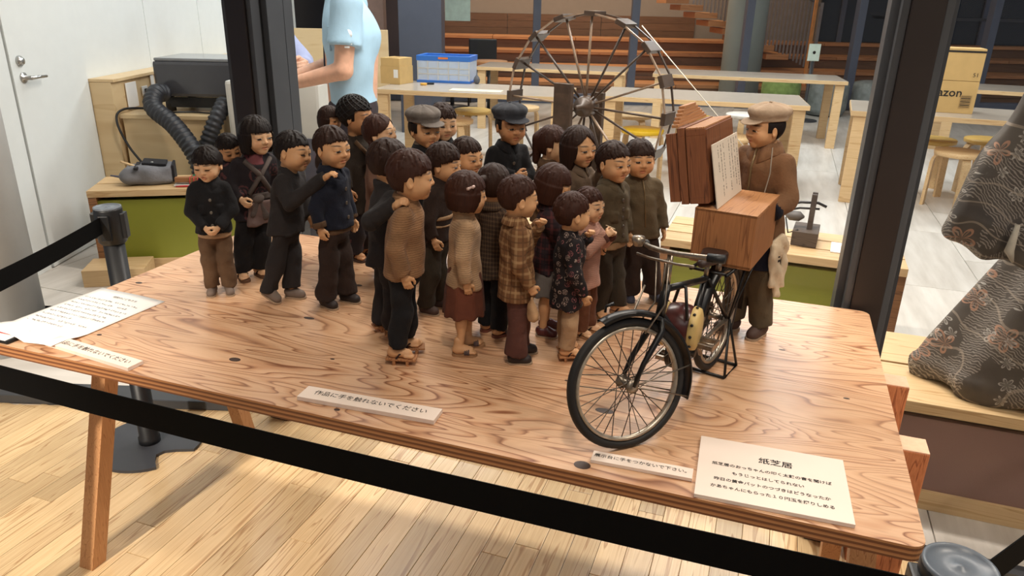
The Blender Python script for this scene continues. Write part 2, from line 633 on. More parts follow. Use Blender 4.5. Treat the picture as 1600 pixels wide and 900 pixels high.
# ================================================================== implicit-surface modeller (figures)
f32 = np.float32
def _v(a):
    return np.array(a, dtype=f32)
def op_ell(c, r, k=.004, m='u', Rm=None):
    """ellipsoid"""
    c, r = _v(c), _v(r)
    mr = float(max(r))
    def f(X, Y, Z):
        x, y, z = X - c[0], Y - c[1], Z - c[2]
        if Rm is not None:
            x, y, z = (Rm[0][0] * x + Rm[1][0] * y + Rm[2][0] * z, Rm[0][1] * x + Rm[1][1] * y + Rm[2][1] * z,
                       Rm[0][2] * x + Rm[1][2] * y + Rm[2][2] * z)
        k0 = np.sqrt((x / r[0]) ** 2 + (y / r[1]) ** 2 + (z / r[2]) ** 2)
        k1 = np.sqrt((x / r[0] ** 2) ** 2 + (y / r[1] ** 2) ** 2 + (z / r[2] ** 2) ** 2) + f32(1e-9)
        return k0 * (k0 - 1) / k1
    e = np.full(3, mr) if Rm is not None else r
    return dict(f=f, lo=c - e, hi=c + e, k=k, m=m)
def op_cone(a, b, ra, rb, k=.004, m='u', cut=None, sq=(1, 1)):
    """tapered capsule a->b; cut='b' ends flat at b, 'ab' at both"""
    a, b = _v(a), _v(b)
    ba = b - a
    L2 = float(ba @ ba) + 1e-12
    L = math.sqrt(L2)
    def f(X, Y, Z):
        x, y, z = X - a[0], Y - a[1], Z - a[2]
        t0 = (x * ba[0] + y * ba[1] + z * ba[2]) / f32(L2)
        t = np.clip(t0, 0, 1)
        d = np.sqrt(((x - t * ba[0]) / sq[0]) ** 2 + ((y - t * ba[1]) / sq[1]) ** 2 + (z - t * ba[2]) ** 2) - (ra + (rb - ra) * t)
        if cut:
            d = np.maximum(d, (t0 - 1) * f32(L))
            if 'a' in cut:
                d = np.maximum(d, -t0 * f32(L))
        return d
    mr = max(ra, rb) * max(sq)
    return dict(f=f, lo=np.minimum(a, b) - mr, hi=np.maximum(a, b) + mr, k=k, m=m)
def op_tube(prof, k=.004, m='u'):
    """vertical elliptic tube; prof = [(z, rx, ry, cx, cy), ...] rising in z"""
    P = np.array([tuple(p) + (0, 0)[len(p) - 3:] if len(p) < 5 else p for p in prof], dtype=f32)
    def f(X, Y, Z):
        zz = np.clip(Z, P[0, 0], P[-1, 0])
        rx, ry, cx, cy = (np.interp(zz, P[:, 0], P[:, i]).astype(f32) for i in (1, 2, 3, 4))
        x, y = X - cx, Y - cy
        k0 = np.sqrt((x / rx) ** 2 + (y / ry) ** 2)
        d = (k0 - 1) * np.minimum(rx, ry)
        return np.maximum(d, np.maximum(P[0, 0] - Z, Z - P[-1, 0]))
    mx, my = float((P[:, 1] + abs(P[:, 3])).max()), float((P[:, 2] + abs(P[:, 4])).max())
    return dict(f=f, lo=_v((-mx, -my, P[0, 0])), hi=_v((mx, my, P[-1, 0])), k=k, m=m)
def op_box(c, s, r=.001, k=.002, m='u', Rm=None):
    c, s = _v(c), _v(s) / 2
    def f(X, Y, Z):
        x, y, z = X - c[0], Y - c[1], Z - c[2]
        if Rm is not None:
            x, y, z = (Rm[0][0] * x + Rm[1][0] * y + Rm[2][0] * z, Rm[0][1] * x + Rm[1][1] * y + Rm[2][1] * z,
                       Rm[0][2] * x + Rm[1][2] * y + Rm[2][2] * z)
        qx, qy, qz = abs(x) - s[0] + r, abs(y) - s[1] + r, abs(z) - s[2] + r
        return (np.sqrt(np.maximum(qx, 0) ** 2 + np.maximum(qy, 0) ** 2 + np.maximum(qz, 0) ** 2)
                + np.minimum(np.maximum(qx, np.maximum(qy, qz)), 0) - f32(r))
    e = np.full(3, float(np.linalg.norm(s))) if Rm is not None else s
    return dict(f=f, lo=c - e, hi=c + e, k=k, m=m)
def op_fn(f, m='i'):
    """whole-grid function: 'i' keeps f<0, 's' removes f<0, 'd' adds f as displacement"""
    return dict(f=f, lo=None, hi=None, k=0, m=m)

def sdf_mesh(ops, vox):
    lo = np.min([o['lo'] for o in ops if o['m'] == 'u' and o['lo'] is not None], axis=0) - 3 * vox
    hi = np.max([o['hi'] for o in ops if o['m'] == 'u' and o['hi'] is not None], axis=0) + 3 * vox
    n = np.ceil((hi - lo) / vox).astype(int) + 1
    ax = [(lo[i] + np.arange(n[i]) * vox).astype(f32) for i in range(3)]
    D = np.full(n, .02, dtype=f32)
    for o in ops:
        if o['lo'] is None:
            sl = (slice(0, n[0]), slice(0, n[1]), slice(0, n[2]))
        else:
            mg = o['k'] + 3 * vox
            i0 = np.clip(np.floor((o['lo'] - mg - lo) / vox).astype(int), 0, n)
            i1 = np.clip(np.ceil((o['hi'] + mg - lo) / vox).astype(int) + 1, 0, n)
            if (i1 <= i0).any():
                continue
            sl = tuple(slice(a, b) for a, b in zip(i0, i1))
        d = o['f'](ax[0][sl[0]][:, None, None], ax[1][sl[1]][None, :, None], ax[2][sl[2]][None, None, :])
        C = D[sl]
        k = o['k']
        if o['m'] == 'u':
            if k > 0:
                h = np.clip(k - abs(C - d), 0, None) / k
                D[sl] = np.minimum(C, d) - h * h * f32(k * .25)
            else:
                D[sl] = np.minimum(C, d)
        elif o['m'] == 's':
            if k > 0:
                h = np.clip(k - abs(C + d), 0, None) / k
                D[sl] = np.maximum(C, -d) + h * h * f32(k * .25)
            else:
                D[sl] = np.maximum(C, -d)
        elif o['m'] == 'i':
            D[sl] = np.maximum(C, d)
        else:
            D[sl] = C + d
    D[0], D[-1], D[:, 0], D[:, -1], D[:, :, 0], D[:, :, -1] = (.02,) * 6
    S = D < 0
    cnt = np.zeros(n - 1, dtype=np.uint8)
    for i in (0, 1):
        for j in (0, 1):
            for q in (0, 1):
                cnt += S[i:n[0] - 1 + i, j:n[1] - 1 + j, q:n[2] - 1 + q]
    act = (cnt > 0) & (cnt < 8)
    idx = np.argwhere(act)
    vid = np.full(n - 1, -1, dtype=np.int64)
    vid[act] = np.arange(len(idx))
    pos = np.zeros((len(idx), 3))
    num = np.zeros(len(idx))
    cor = [(i, j, q) for i in (0, 1) for j in (0, 1) for q in (0, 1)]
    val = {c: D[idx[:, 0] + c[0], idx[:, 1] + c[1], idx[:, 2] + c[2]] for c in cor}
    for c in cor:
        for a in range(3):
            if c[a] == 0:
                e = list(c)
                e[a] = 1
                v0, v1 = val[c], val[tuple(e)]
                cr = (v0 < 0) != (v1 < 0)
                t = np.where(cr, v0 / np.where(cr, v0 - v1, 1), 0)
                p = np.tile(np.array(c, float), (len(idx), 1))
                p[:, a] = t
                pos += p * cr[:, None]
                num += cr
    pos = lo + (idx + pos / num[:, None]) * vox
    quads = []
    for a in range(3):
        b, c = (a + 1) % 3, (a + 2) % 3
        s0 = [slice(1, n[i] - 1) for i in range(3)]
        s1 = list(s0)
        s0[a], s1[a] = slice(0, n[a] - 1), slice(1, n[a])
        A, B = S[tuple(s0)], S[tuple(s1)]
        e = np.argwhere(A != B)
        if not len(e):
            continue
        off = np.ones(3, dtype=int)
        off[a] = 0
        g = e + off
        sgn = A[tuple(e.T)]
        def cell(db, dc):
            q = g.copy()
            q[:, b] += db
            q[:, c] += dc
            return vid[tuple(q.T)]
        q4 = np.stack([cell(-1, -1), cell(0, -1), cell(0, 0), cell(-1, 0)], 1)
        q4[~sgn] = q4[~sgn][:, ::-1]
        quads.append(q4)
    return pos.astype(f32), np.concatenate(quads)

def np_obj(name, V, Q, mat, parent, attrs=None, mats=None, fmat=None):
    me = bpy.data.meshes.new(name)
    me.vertices.add(len(V))
    me.vertices.foreach_set('co', np.ascontiguousarray(V, dtype=f32).ravel())
    me.loops.add(len(Q) * 4)
    me.loops.foreach_set('vertex_index', np.ascontiguousarray(Q, dtype=np.int32).ravel())
    me.polygons.add(len(Q))
    me.polygons.foreach_set('loop_start', np.arange(0, len(Q) * 4, 4, dtype=np.int32))
    me.polygons.foreach_set('use_smooth', np.ones(len(Q), dtype=bool))
    for m in (mats or [mat]):
        me.materials.append(m)
    if fmat is not None:
        me.polygons.foreach_set('material_index', np.ascontiguousarray(fmat, dtype=np.int32))
    for k, A in (attrs or {}).items():
        at = me.attributes.new(k, 'FLOAT_VECTOR', 'POINT')
        at.data.foreach_set('vector', np.ascontiguousarray(A, dtype=f32).ravel())
    me.update(calc_edges=True)
    me.validate()
    o = bpy.data.objects.new(name, me)
    COL.objects.link(o)
    o.parent = parent
    return o

def folds(seed, amp=.0012, freq=95, zf=None):
    zf = freq * .63 if zf is None else zf
    r = random.Random(seed)
    W = []
    for i in range(5):
        a, q = r.uniform(0, 6.28), r.uniform(.25, 1.0)
        W.append((freq * math.cos(a) * r.uniform(.5, 1.2), freq * math.sin(a) * r.uniform(.5, 1.2), freq * q * r.choice((-1, 1)), r.uniform(0, 6)))
    def f(X, Y, Z):
        s = 0
        for a, b, c, p in W:
            s = s + np.sin(a * X + b * Y + c * Z + p + .8 * np.sin(zf * Z + p))
        return (amp / 2.2 * s).astype(f32)
    return op_fn(f, 'd')

# ------------------------------------------------------------------ heads
def head_geo(fv):
    """fv: dict of face proportions; origin = head centre, face towards +Y"""
    w, j, ns = fv.get('w', 1), fv.get('jaw', 1), fv.get('nose', 1)
    up = fv.get('mouth', 'shut')
    ck = fv.get('cheek', 1)
    O = [op_ell((0, -.005, .008), (.0405 * w, .0455, .0455)),
         op_ell((0, .006, -.018), (.0345 * w * j, .0345, .033), .012),
         op_ell((.0185 * w, .0245, -.018), (.0140 * ck,) * 3, .012), op_ell((-.0185 * w, .0245, -.018), (.0140 * ck,) * 3, .012),
         op_ell((0, .0270, -.0405), (.0120, .0105, .0095), .011),
         op_cone((-.021, .0345, .0065), (.021, .0345, .0065), .0052, .0052, .010),
         op_ell((.0165, .0435, -.0025), (.0100, .0055, .0048), .006, 's'), op_ell((-.0165, .0435, -.0025), (.0100, .0055, .0048), .006, 's'),
         op_ell((.0165, .0360, .0012), (.0110, .0058, .0036), .0025), op_ell((-.0165, .0360, .0012), (.0110, .0058, .0036), .0025),
         op_ell((.0165, .0365, -.0060), (.0100, .0042, .0024), .003), op_ell((-.0165, .0365, -.0060), (.0100, .0042, .0024), .003),
         op_cone((0, .0370, .004), (0, .0448, -.0130), .0036, .0054 * ns, .007),
         op_ell((.0066 * ns, .0412, -.0142), (.0044 * ns, .0046, .0038), .003), op_ell((-.0066 * ns, .0412, -.0142), (.0044 * ns, .0046, .0038), .003),
         op_ell((.0032, .0455, -.0172), (.0014, .0018, .0012), .001, 's'), op_ell((-.0032, .0455, -.0172), (.0014, .0018, .0012), .001, 's')]
    mz = -.0295
    if up == 'open':
        O += [op_ell((0, .0385, mz), (.0088, .0062, .0065), .004), op_ell((0, .0445, mz), (.0052, .0055, .0036), .0012, 's')]
    elif up == 'smile':
        O += [op_cone((-.0105, .0355, mz + .003), (0, .0405, mz + .0012), .0026, .0036, .003), op_cone((.0105, .0355, mz + .003), (0, .0405, mz + .0012), .0026, .0036, .003),
              op_ell((0, .0385, mz - .0048), (.0075, .0045, .0032), .003), op_cone((-.0095, .0405, mz + .0012), (.0095, .0405, mz + .0012), .0010, .0010, .001, 's'), op_ell((0, .043, mz - .0012), (.006, .004, .0014), .001, 's')]
    else:
        O += [op_cone((-.0098, .0345, mz + .0010), (-.0015, .0385, mz + .0024), .0020, .0028, .004), op_cone((.0098, .0345, mz + .0010), (.0015, .0385, mz + .0024), .0020, .0028, .004),
              op_ell((0, .0368, mz - .0034), (.0080, .0042, .0028), .004), op_cone((-.0104, .0368, mz + .0004), (0, .0412, mz), .0010, .0014, .001, 's'), op_cone((.0104, .0368, mz + .0004), (0, .0412, mz), .0010, .0014, .001, 's')]
    for s in (1, -1):
        O += [op_ell((s * .0420 * w, -.003, -.006), (.0042, .0088, .0135), .003, Rm=Matrix.Rotation(s * -.35, 3, 'Z')),
              op_ell((s * .0462 * w, .000, -.004), (.0026, .0052, .0082), .002, 's')]
    O += [op_cone((0, -.006, -.030), (0, -.011, -.072), .0185, .0205, .010)]
    V, Q = sdf_mesh(O, .0018)
    hid = (V[:, 1] < -.014) & (V[:, 2] > -.012)            # scalp wholly under the hair
    Q = Q[~hid[Q].all(axis=1)]
    use = np.unique(Q)
    mp_ = np.full(len(V), -1)
    mp_[use] = np.arange(len(use))
    V, Q = V[use], mp_[Q]
    x, y, z = V[:, 0], V[:, 1], V[:, 2]
    fr = (y > .025).astype(f32)
    ss = lambda d, e: np.clip((1 - d) / e + .5, 0, 1)
    lips = ss(np.sqrt((x / .0098) ** 2 + ((z - mz) / .0058) ** 2), .35) * fr
    brow = np.zeros_like(x)
    for s in (1, -1):
        u = (s * x - .0175) / .0115
        zc = .0112 + .0015 * (1 - u * u) + fv.get('brow', 0) * u
        brow = np.maximum(brow, ss(np.sqrt(u ** 2 + ((z - zc) / .0021) ** 2), .6) * fr)
    blush = np.zeros_like(x)
    for s in (1, -1):
        blush = np.maximum(blush, np.clip(1.15 - np.sqrt((s * x - .021) ** 2 + (z + .017) ** 2) / .013, 0, 1) * fr)
    blush = np.maximum(blush, np.clip(1 - np.sqrt(x ** 2 + (z + .0125) ** 2) / .008, 0, 1) * .8 * fr)
    return V, Q, np.stack([lips, brow, blush], 1)

FACES = {'plain': {}, 'round': dict(w=1.05, jaw=1.06, cheek=1.12), 'slim': dict(w=.96, jaw=.93, nose=.92),
         'open': dict(mouth='open', w=1.02), 'frown': dict(brow=.0012, jaw=.98), 'smile': dict(mouth='smile', nose=1.1), 'old': dict(jaw=1.0, cheek=.92, nose=1.12, brow=-.0012)}
_HC = {}
def get_head(k):
    if k not in _HC:
        _HC[k] = head_geo(FACES[k])
    return _HC[k]

# ------------------------------------------------------------------ hands and feet (right ones; left is mirrored)
_HD = {}
def get_hand(pose):
    if pose in _HD:
        return _HD[pose]
    curl = {'relax': (18, 26, 22), 'cup': (38, 42, 30), 'fist': (62, 78, 50), 'flat': (6, 10, 8), 'point': (58, 74, 50)}[pose]
    O = [op_cone((0, -.006, 0), (0, .004, 0), .0070, .0072, .004), op_box((-.0002, .0105, 0), (.0178, .0190, .0082), .0038, .004)]
    for i, (bx, ln, sp) in enumerate(((.0066, .0150, 5), (.0022, .0166, 1), (-.0022, .0156, -3), (-.0064, .0126, -8))):
        p = Vector((bx, .0185 - abs(i - 1) * .0006, 0))
        c = (8, 12, 10) if (pose == 'point' and i == 0) else curl
        a = 0
        r0 = .00275 - .0002 * (i == 3)
        for s, fr in enumerate((.42, .32, .28)):
            a += R(c[s])
            d = Vector((math.sin(R(sp)) * math.cos(a), math.cos(R(sp)) * math.cos(a), math.sin(a)))
            q = p + d * ln * fr
            O.append(op_cone(p, q, r0, r0 * .92, .0012))
            p, r0 = q, r0 * .92
    t0 = Vector((.0075, .004, .001))
    tz = {'relax': .004, 'flat': .001}.get(pose, .008)
    t1 = t0 + Vector((.0062, .0058, tz * .5))
    t2 = t1 + Vector((.0012 if pose != 'flat' else .004, .0068, tz * .6))
    t3 = t2 + Vector((-.0015 if pose != 'flat' else .002, .0052, tz * .3))
    O += [op_cone(t0, t1, .0042, .0036, .004), op_cone(t1, t2, .0034, .0030, .0015), op_cone(t2, t3, .0030, .0026, .001)]
    _HD[pose] = sdf_mesh(O, .00130)
    return _HD[pose]
_FT = {}
def get_foot():
    if 'f' not in _FT:
        O = [op_cone((0, -.002, .030), (0, -.003, .010), .0100, .0105, .004), op_ell((0, -.006, .008), (.0098, .0105, .0085), .006),
             op_cone((0, .000, .011), (-.0005, .024, .0065), .0105, .0088, .007, sq=(1.15, 1))]
        for i in range(5):
            x = -.0098 + i * .0048
            y0, r0 = .030 - (abs(i - 1) ** 1.5) * .0016, (.0034 if i == 0 else .0025)
            O.append(op_cone((x, y0 - .008, .0048), (x, y0 + .005, .0036), r0 + .0004, r0, .0012))
        O.append(op_fn(lambda X, Y, Z: .0002 - Z + 0 * X + 0 * Y))
        V, Q = sdf_mesh(O, .0015)
        V[:, 0] *= -1                           # big toe inwards for a right foot
        _FT['f'] = (V, Q[:, ::-1])
    return _FT['f']

# ------------------------------------------------------------------ hair
def locks(rnd, C, E, n, th, ln, r, lift, ok, k=.0012):
    """tapered hair locks lying on the ellipsoid C,E, combed away from the crown"""
    out = []
    tries = 0
    while len(out) < n and tries < n * 6:
        tries += 1
        ph_, t0 = rnd.uniform(-math.pi, math.pi), rnd.uniform(*th)
        m = 3
        pts = []
        sw = rnd.uniform(-.18, .18)
        L = rnd.uniform(*ln)
        for i in range(m + 1):
            t = t0 + L * i / m
            q = ph_ + sw * (i / m) ** 1.5
            d = Vector((math.sin(t) * math.sin(q), math.sin(t) * math.cos(q), math.cos(t)))
            g = 1 + lift * (i / m) ** 2
            pts.append(Vector((C[0] + E[0] * d.x * g, C[1] + E[1] * d.y * g, C[2] + E[2] * d.z * g)))
        if not ok(pts[-1]):
            continue
        rr = r * rnd.uniform(.75, 1.25)
        for i in range(m):
            out_r0, out_r1 = rr * (1 - .22 * i), rr * (1 - .22 * (i + 1))
            out.append(op_cone(pts[i], pts[i + 1], out_r0, out_r1, k))
        n += m - 1
    return out

def hair_geo(style, seed):
    rnd = random.Random(seed)
    p1, p2 = rnd.uniform(0, 6), rnd.uniform(0, 6)
    ph = lambda X, Y: np.arctan2(X, Y + .010)
    jag = lambda X, Y, n, a: (a * (np.sin(n * ph(X, Y) + p1 + 2.5 * np.sin(3.3 * ph(X, Y) + p2)) * np.sin(5 * ph(X, Y) + p2) + .5 * np.sin(2.3 * n * ph(X, Y) + p2))).astype(f32)
    mx, mn = np.maximum, np.minimum
    vox = .0023
    if style in ('crop', 'cropfull', 'bowl'):
        g = {'crop': (.0440, .0495, .0485, .0225), 'cropfull': (.0460, .0510, .0515, .0190), 'bowl': (.0462, .0505, .0500, .0165)}[style]
        O = [op_ell((0, -.0065, .0085), g[:3])]
        hl = g[3]
        jn, ja = (16, .0012) if style == 'bowl' else (19, .0022)
        nape = -.030 if style != 'crop' else -.026
        def cut(X, Y, Z):
            line = hl + jag(X, Y, jn, ja) - .010 * np.clip((abs(X) - .022) / .02, 0, 1)
            inface = mn(line - Z, Y - .006 + .25 * mn(Z + .002, 0) * -1)     # >0 removed: front, below the line
            inear = mn(-.0035 + jag(X, Y, 15, .001) - Z, Y + .016)           # around the ear and sideburn
            innape = nape + jag(X, Y, 14, .0015) - Z
            return mx(mx(inface, inear), innape)
        O.append(op_fn(lambda X, Y, Z: cut(X, Y, Z)))
        O.append(op_fn(lambda X, Y, Z: (.00020 * np.sin(47 * ph(X, Y) + 3 * np.sin(5 * ph(X, Y) + p2) + 30 * Z + p1) + .00018 * np.sin(83 * ph(X, Y) + 4 * np.sin(7 * ph(X, Y) + p1) - 40 * Z + p2) + .0007 * np.sin(110 * X + 140 * Z + p2) * np.sin(120 * Y + p1)).astype(f32), 'd'))
    elif style in ('bob', 'bobshort', 'long'):
        bot = {'bob': -.050, 'bobshort': -.040, 'long': -.058}[style]
        O = [op_ell((0, -.0070, .0070), (.0475, .0520, .0515)), op_tube([(bot - .004, .0445, .0420, 0, -.008), (-.02, .0500, .0495, 0, -.008), (.006, .0492, .0518, 0, -.0072)], .008)]
        hl = {'bob': .0150, 'bobshort': .0165, 'long': .034}[style]
        def cut(X, Y, Z):
            line = hl + jag(X, Y, 17, .0010)
            if style == 'long':
                line = .040 - abs(X - .006) * .9
            side = .0335 + .10 * mx(-Z - .01, 0)
            inface = mn(mn(line - Z, Y - .013), side - abs(X))
            infront = mn(line - Z, Y - .030)
            return mx(mx(inface, infront), bot + jag(X, Y, 15, .0012) - Z)
        O.append(op_fn(lambda X, Y, Z: cut(X, Y, Z)))
        O.append(op_fn(lambda X, Y, Z: (.00020 * np.sin(47 * ph(X, Y) + 3 * np.sin(5 * ph(X, Y) + p2) + 30 * Z + p1) + .00018 * np.sin(83 * ph(X, Y) + 4 * np.sin(7 * ph(X, Y) + p1) - 40 * Z + p2)).astype(f32), 'd'))
    elif style in ('tied', 'pony', 'braid'):
        O = [op_ell((0, -.0070, .0080), (.0450, .0500, .0490))]
        hl = .0155 if style == 'tied' else .020
        def cut(X, Y, Z):
            line = hl + jag(X, Y, 17, .0010) if style != 'braid' else (.036 - abs(X + .004) * .75).astype(f32)
            inface = mn(line - Z, Y - .008)
            inear = mn(-.0045 - Z, Y + .013)
            return mx(mx(inface, inear), -.030 - Z - .6 * mx(Y + .02, 0))
        O.append(op_fn(lambda X, Y, Z: cut(X, Y, Z)))
        O.append(op_fn(lambda X, Y, Z: (.00020 * np.sin(47 * ph(X, Y) + 3 * np.sin(5 * ph(X, Y) + p2) + 30 * Z + p1) + .00018 * np.sin(83 * ph(X, Y) + 4 * np.sin(7 * ph(X, Y) + p1) - 40 * Z + p2)).astype(f32), 'd'))
        if style == 'tied':
            O += [op_cone((0, -.050, .012), (0, -.047, -.052), .020, .015, .010, sq=(1.5, .8))]
        elif style == 'pony':
            O += [op_ell((0, -.056, .022), (.010, .009, .010), .004), op_cone((0, -.062, .018), (0, -.066, -.022), .013, .006, .004)]
        else:
            for i in range(6):
                z = -.022 - i * .0115
                for s in (1, -1):
                    O.append(op_ell((s * .036 + (.0022 if i % 2 else -.0022), -.022 + .0012 * i, z), (.0075 - .0003 * i, .0075, .0085), .0015))
    elif style == 'nape':                        # what shows under a cap
        O = [op_ell((0, -.0065, .0060), (.0438, .0490, .0450))]
        O.append(op_fn(lambda X, Y, Z: mx(mx(Z - .020, mn(.020 - Z, Y - .014)), mx(mn(-.008 - Z, Y + .016), -.028 - Z))))
    elif style == 'snood':
        O = [op_ell((0, -.012, .012), (.0480, .0530, .0500))]
        O.append(op_fn(lambda X, Y, Z: mx(mn(.022 - Z, Y - .012), mx(mn(-.010 - Z, Y + .010), -.036 - Z))))
    rl = random.Random(seed * 7 + 1)
    if style in ('crop', 'cropfull', 'bowl'):
        hl2 = g[3]
        def ok(p):
            if p.y > .004:
                return p.z > hl2 - .0045 - .25 * max(0, abs(p.x) - .02)
            if p.y > -.018:
                return p.z > .000
            return p.z > -.030
        O += locks(rl, (0, -.0065, .0085), g[:3], 110 if style != 'bowl' else 70, (.05, 1.5), (.25, .55), .0027, .05 if style != 'bowl' else .02, ok)
    elif style in ('bob', 'bobshort', 'long'):
        def ok(p):
            if p.y > .020:
                return p.z > (hl - .003 if style != 'long' else .030)
            return p.z > bot
        O += locks(rl, (0, -.0070, .0070), (.0475, .0520, .0515), 90, (.03, 1.2), (.4, .8), .0026, .015, ok)
    elif style in ('tied', 'pony', 'braid'):
        def ok(p):
            if p.y > .010:
                return p.z > (hl - .003 if style != 'braid' else .036 - abs(p.x + .004) * .7)
            return p.z > -.004
        O += locks(rl, (0, -.0070, .0080), (.0450, .0500, .0490), 80, (.03, 1.3), (.3, .6), .0024, .012, ok)
    V, Q = sdf_mesh(O, vox)
    t = np.arctan2(V[:, 0], V[:, 1] + .010)
    A = np.stack([np.cos(t), np.sin(t), V[:, 2] * 4], 1)
    return V, Q, A

def hair_mat(name, col):
    if name in MATS:
        return MATS[name]
    t = NT(name).set(.6, 0, .22)
    at = t.n('ShaderNodeAttribute', attribute_name='strand')
    mp = t.n('ShaderNodeMapping')
    mp.inputs['Scale'].default_value = (26, 26, 2.2)
    t.l(at.outputs['Vector'], mp.inputs[0])
    f = t.noise(mp.outputs[0], 1.6, 4, .6, .3)
    t.l(t.ramp(f, [(.3, tuple(c * .6 for c in col)), (.55, col), (.78, tuple(min(1, c * 1.6) for c in col))]), t.b.inputs['Base Color'])
    t.bump(f, .30, .0012)
    MATS[name] = t.m
    return t.m

def skin_mat(name, col):
    if name in MATS:
        return MATS[name]
    t = NT(name).set(.55, 0, .35)
    v = t.coord()
    f = t.noise(v, 38, 3)
    c = t.ramp(f, [(.3, tuple(x * .90 for x in col)), (.7, tuple(min(1, x * 1.06) for x in col))])
    at = t.n('ShaderNodeAttribute', attribute_name='paint')
    sp = t.n('ShaderNodeSeparateXYZ')
    t.l(at.outputs['Vector'], sp.inputs[0])
    c = t.mix(t.math('MULTIPLY', sp.outputs[2], .40), c, (col[0] * .95, col[1] * .62, col[2] * .52))
    c = t.mix(t.math('MULTIPLY', sp.outputs[0], .78), c, (col[0] * .62, col[1] * .34, col[2] * .30))
    c = t.mix(t.math('MULTIPLY', sp.outputs[1], .85), c, (.025, .014, .009))
    t.l(c, t.b.inputs['Base Color'])
    t.bump(t.noise(v, 420, 2), .08, .0005)
    t.b.inputs['Subsurface Weight'].default_value = .06
    t.b.inputs['Subsurface Radius'].default_value = (.004, .0015, .0008)
    MATS[name] = t.m
    return t.m

EYE_W = plain('eye_white', (.50, .42, .34), .3)
EYE_D = plain('eye_dark', (.018, .010, .007), .25)

def xf(V, Mx):
    Mn = np.array(Mx, dtype=np.float64)
    return (V @ Mn[:3, :3].T + Mn[:3, 3]).astype(f32)

def eye_obj(parent, M, closed, s):
    nu, nv = 12, 8
    vs, fs, fm = [], [], []
    rx, ry, rz = (.0084, .0040, .0028) if not closed else (.0088, .0036, .0010)
    for i in range(nv + 1):
        th = math.pi * i / nv
        for k in range(nu):
            a = 2 * math.pi * k / nu
            vs.append((rx * math.cos(th), ry * math.sin(th) * math.cos(a), rz * math.sin(th) * math.sin(a)))
    for i in range(nv):
        for k in range(nu):
            fs.append((i * nu + k, i * nu + (k + 1) % nu, (i + 1) * nu + (k + 1) % nu, (i + 1) * nu + k))
            fm.append(1 if (closed or 2 <= i <= 5) else 0)
    o = obj_from('eye', [M @ Vector(v) for v in vs], fs, parent=parent, smooth=True, mats=[EYE_W, EYE_D], fmat=fm)
    return o
# ================================================================== beyond the glass
M_BIRCH = wood('birch_plywood', srgb(214, 188, 146), srgb(202, 172, 128), (1.0, 6, 6), 3, .45, .3, sharp=.6)
M_PINE = wood('pine_board', srgb(216, 184, 138), srgb(190, 150, 102), (1.2, 26, 26), 5, .5, .5)
M_BROWNWOOD = wood('brown_side_wood', srgb(150, 104, 66), srgb(98, 62, 36), (2.0, 22, 22), 6, .5, .7)
M_OLIVE = plain('olive_green_panel', srgb(128, 130, 40), .45, var=.06, vscale=3)
M_MAUVE = plain('mauve_panel', srgb(136, 104, 98), .45, var=.06, vscale=3)
M_GREYBOX = plain('dark_grey_machine', srgb(66, 66, 70), .16, var=.04)
M_PALEGREY = plain('pale_grey_plastic', srgb(205, 203, 196), .45, var=.03)
M_DUCT = plain('black_duct_rubber', srgb(40, 41, 46), .45, var=.15)
M_CARD = plain('brown_cardboard', srgb(204, 168, 108), .8, var=.06)
M_INK = plain('printed_black', srgb(30, 26, 24), .8)
M_PAPER = plain('white_paper', srgb(238, 236, 232), .75, var=.015)

# ---- low display benches: wooden frame, slatted top, coloured panel
def bench(name, label, loc, rz, L, Dp, Hh, pm, slats=3, group=None):
    t = thing(name, label, 'bench', loc, rz, group)
    n = slats
    g = .014
    w = (Dp - g * (n - 1)) / n
    for i in range(n):
        MB().box((L / 2, w / 2 + i * (w + g), Hh - .0175), (L, w, .035), bev=.002).build('top_board', M_PINE, t)
    for x in (.02, L - .02):
        e = MB().box((x, Dp / 2, (Hh - .035) / 2), (.04, Dp - .01, Hh - .035), bev=.002)
        e.build('end_panel', M_BROWNWOOD, t)
    MB().box((L / 2, .030, Hh / 2 - .010), (L - .08, .018, Hh - .095)).build('front_panel', pm, t)
    MB().box((L / 2, .045, .032), (L - .08, .07, .064), bev=.002).build('bottom_rail', M_PINE, t)
    MB().box((L / 2, Dp - .03, Hh / 2), (L - .08, .018, Hh - .075)).build('back_panel', pm, t)
    return t
q0 = onz(1033, 372, .45)
q1 = onz(1420, 421, .45)
dq = (q1 - q0)
bench('display_bench', 'slatted wooden bench with olive green panel behind the storyteller', (q0.x, q0.y, 0), math.atan2(dq.y, dq.x), dq.length, .40, .45, M_OLIVE, 3)
RB = math.atan2(dq.y, dq.x)
def rbench(a, b, z=.45):
    return Vector((q0.x + math.cos(RB) * a - math.sin(RB) * b, q0.y + math.sin(RB) * a + math.cos(RB) * b, z))
l0 = onz(134, 299, .45)
l1 = onz(300, 295, .45)
dl = l1 - l0
LB = R(12)
bench('display_bench', 'olive green panelled wooden bench carrying a grey pouch beside white wall', (l0.x, l0.y, 0), LB, 1.05, .34, .45, M_OLIVE, 2)
def lbench(a, b, z=.45):
    return Vector((l0.x + math.cos(LB) * a - math.sin(LB) * b, l0.y + math.sin(LB) * a + math.cos(LB) * b, z))
# plinth step under the left bench
tag(MB().box((0, 0, .045), (.30, .20, .09), bev=.003).build('wood_block', M_PINE, loc=(*lbench(.13, -.12, 0)[:2], 0), rz=LB), 'short wooden block on the floor at the corner of green bench', 'block')

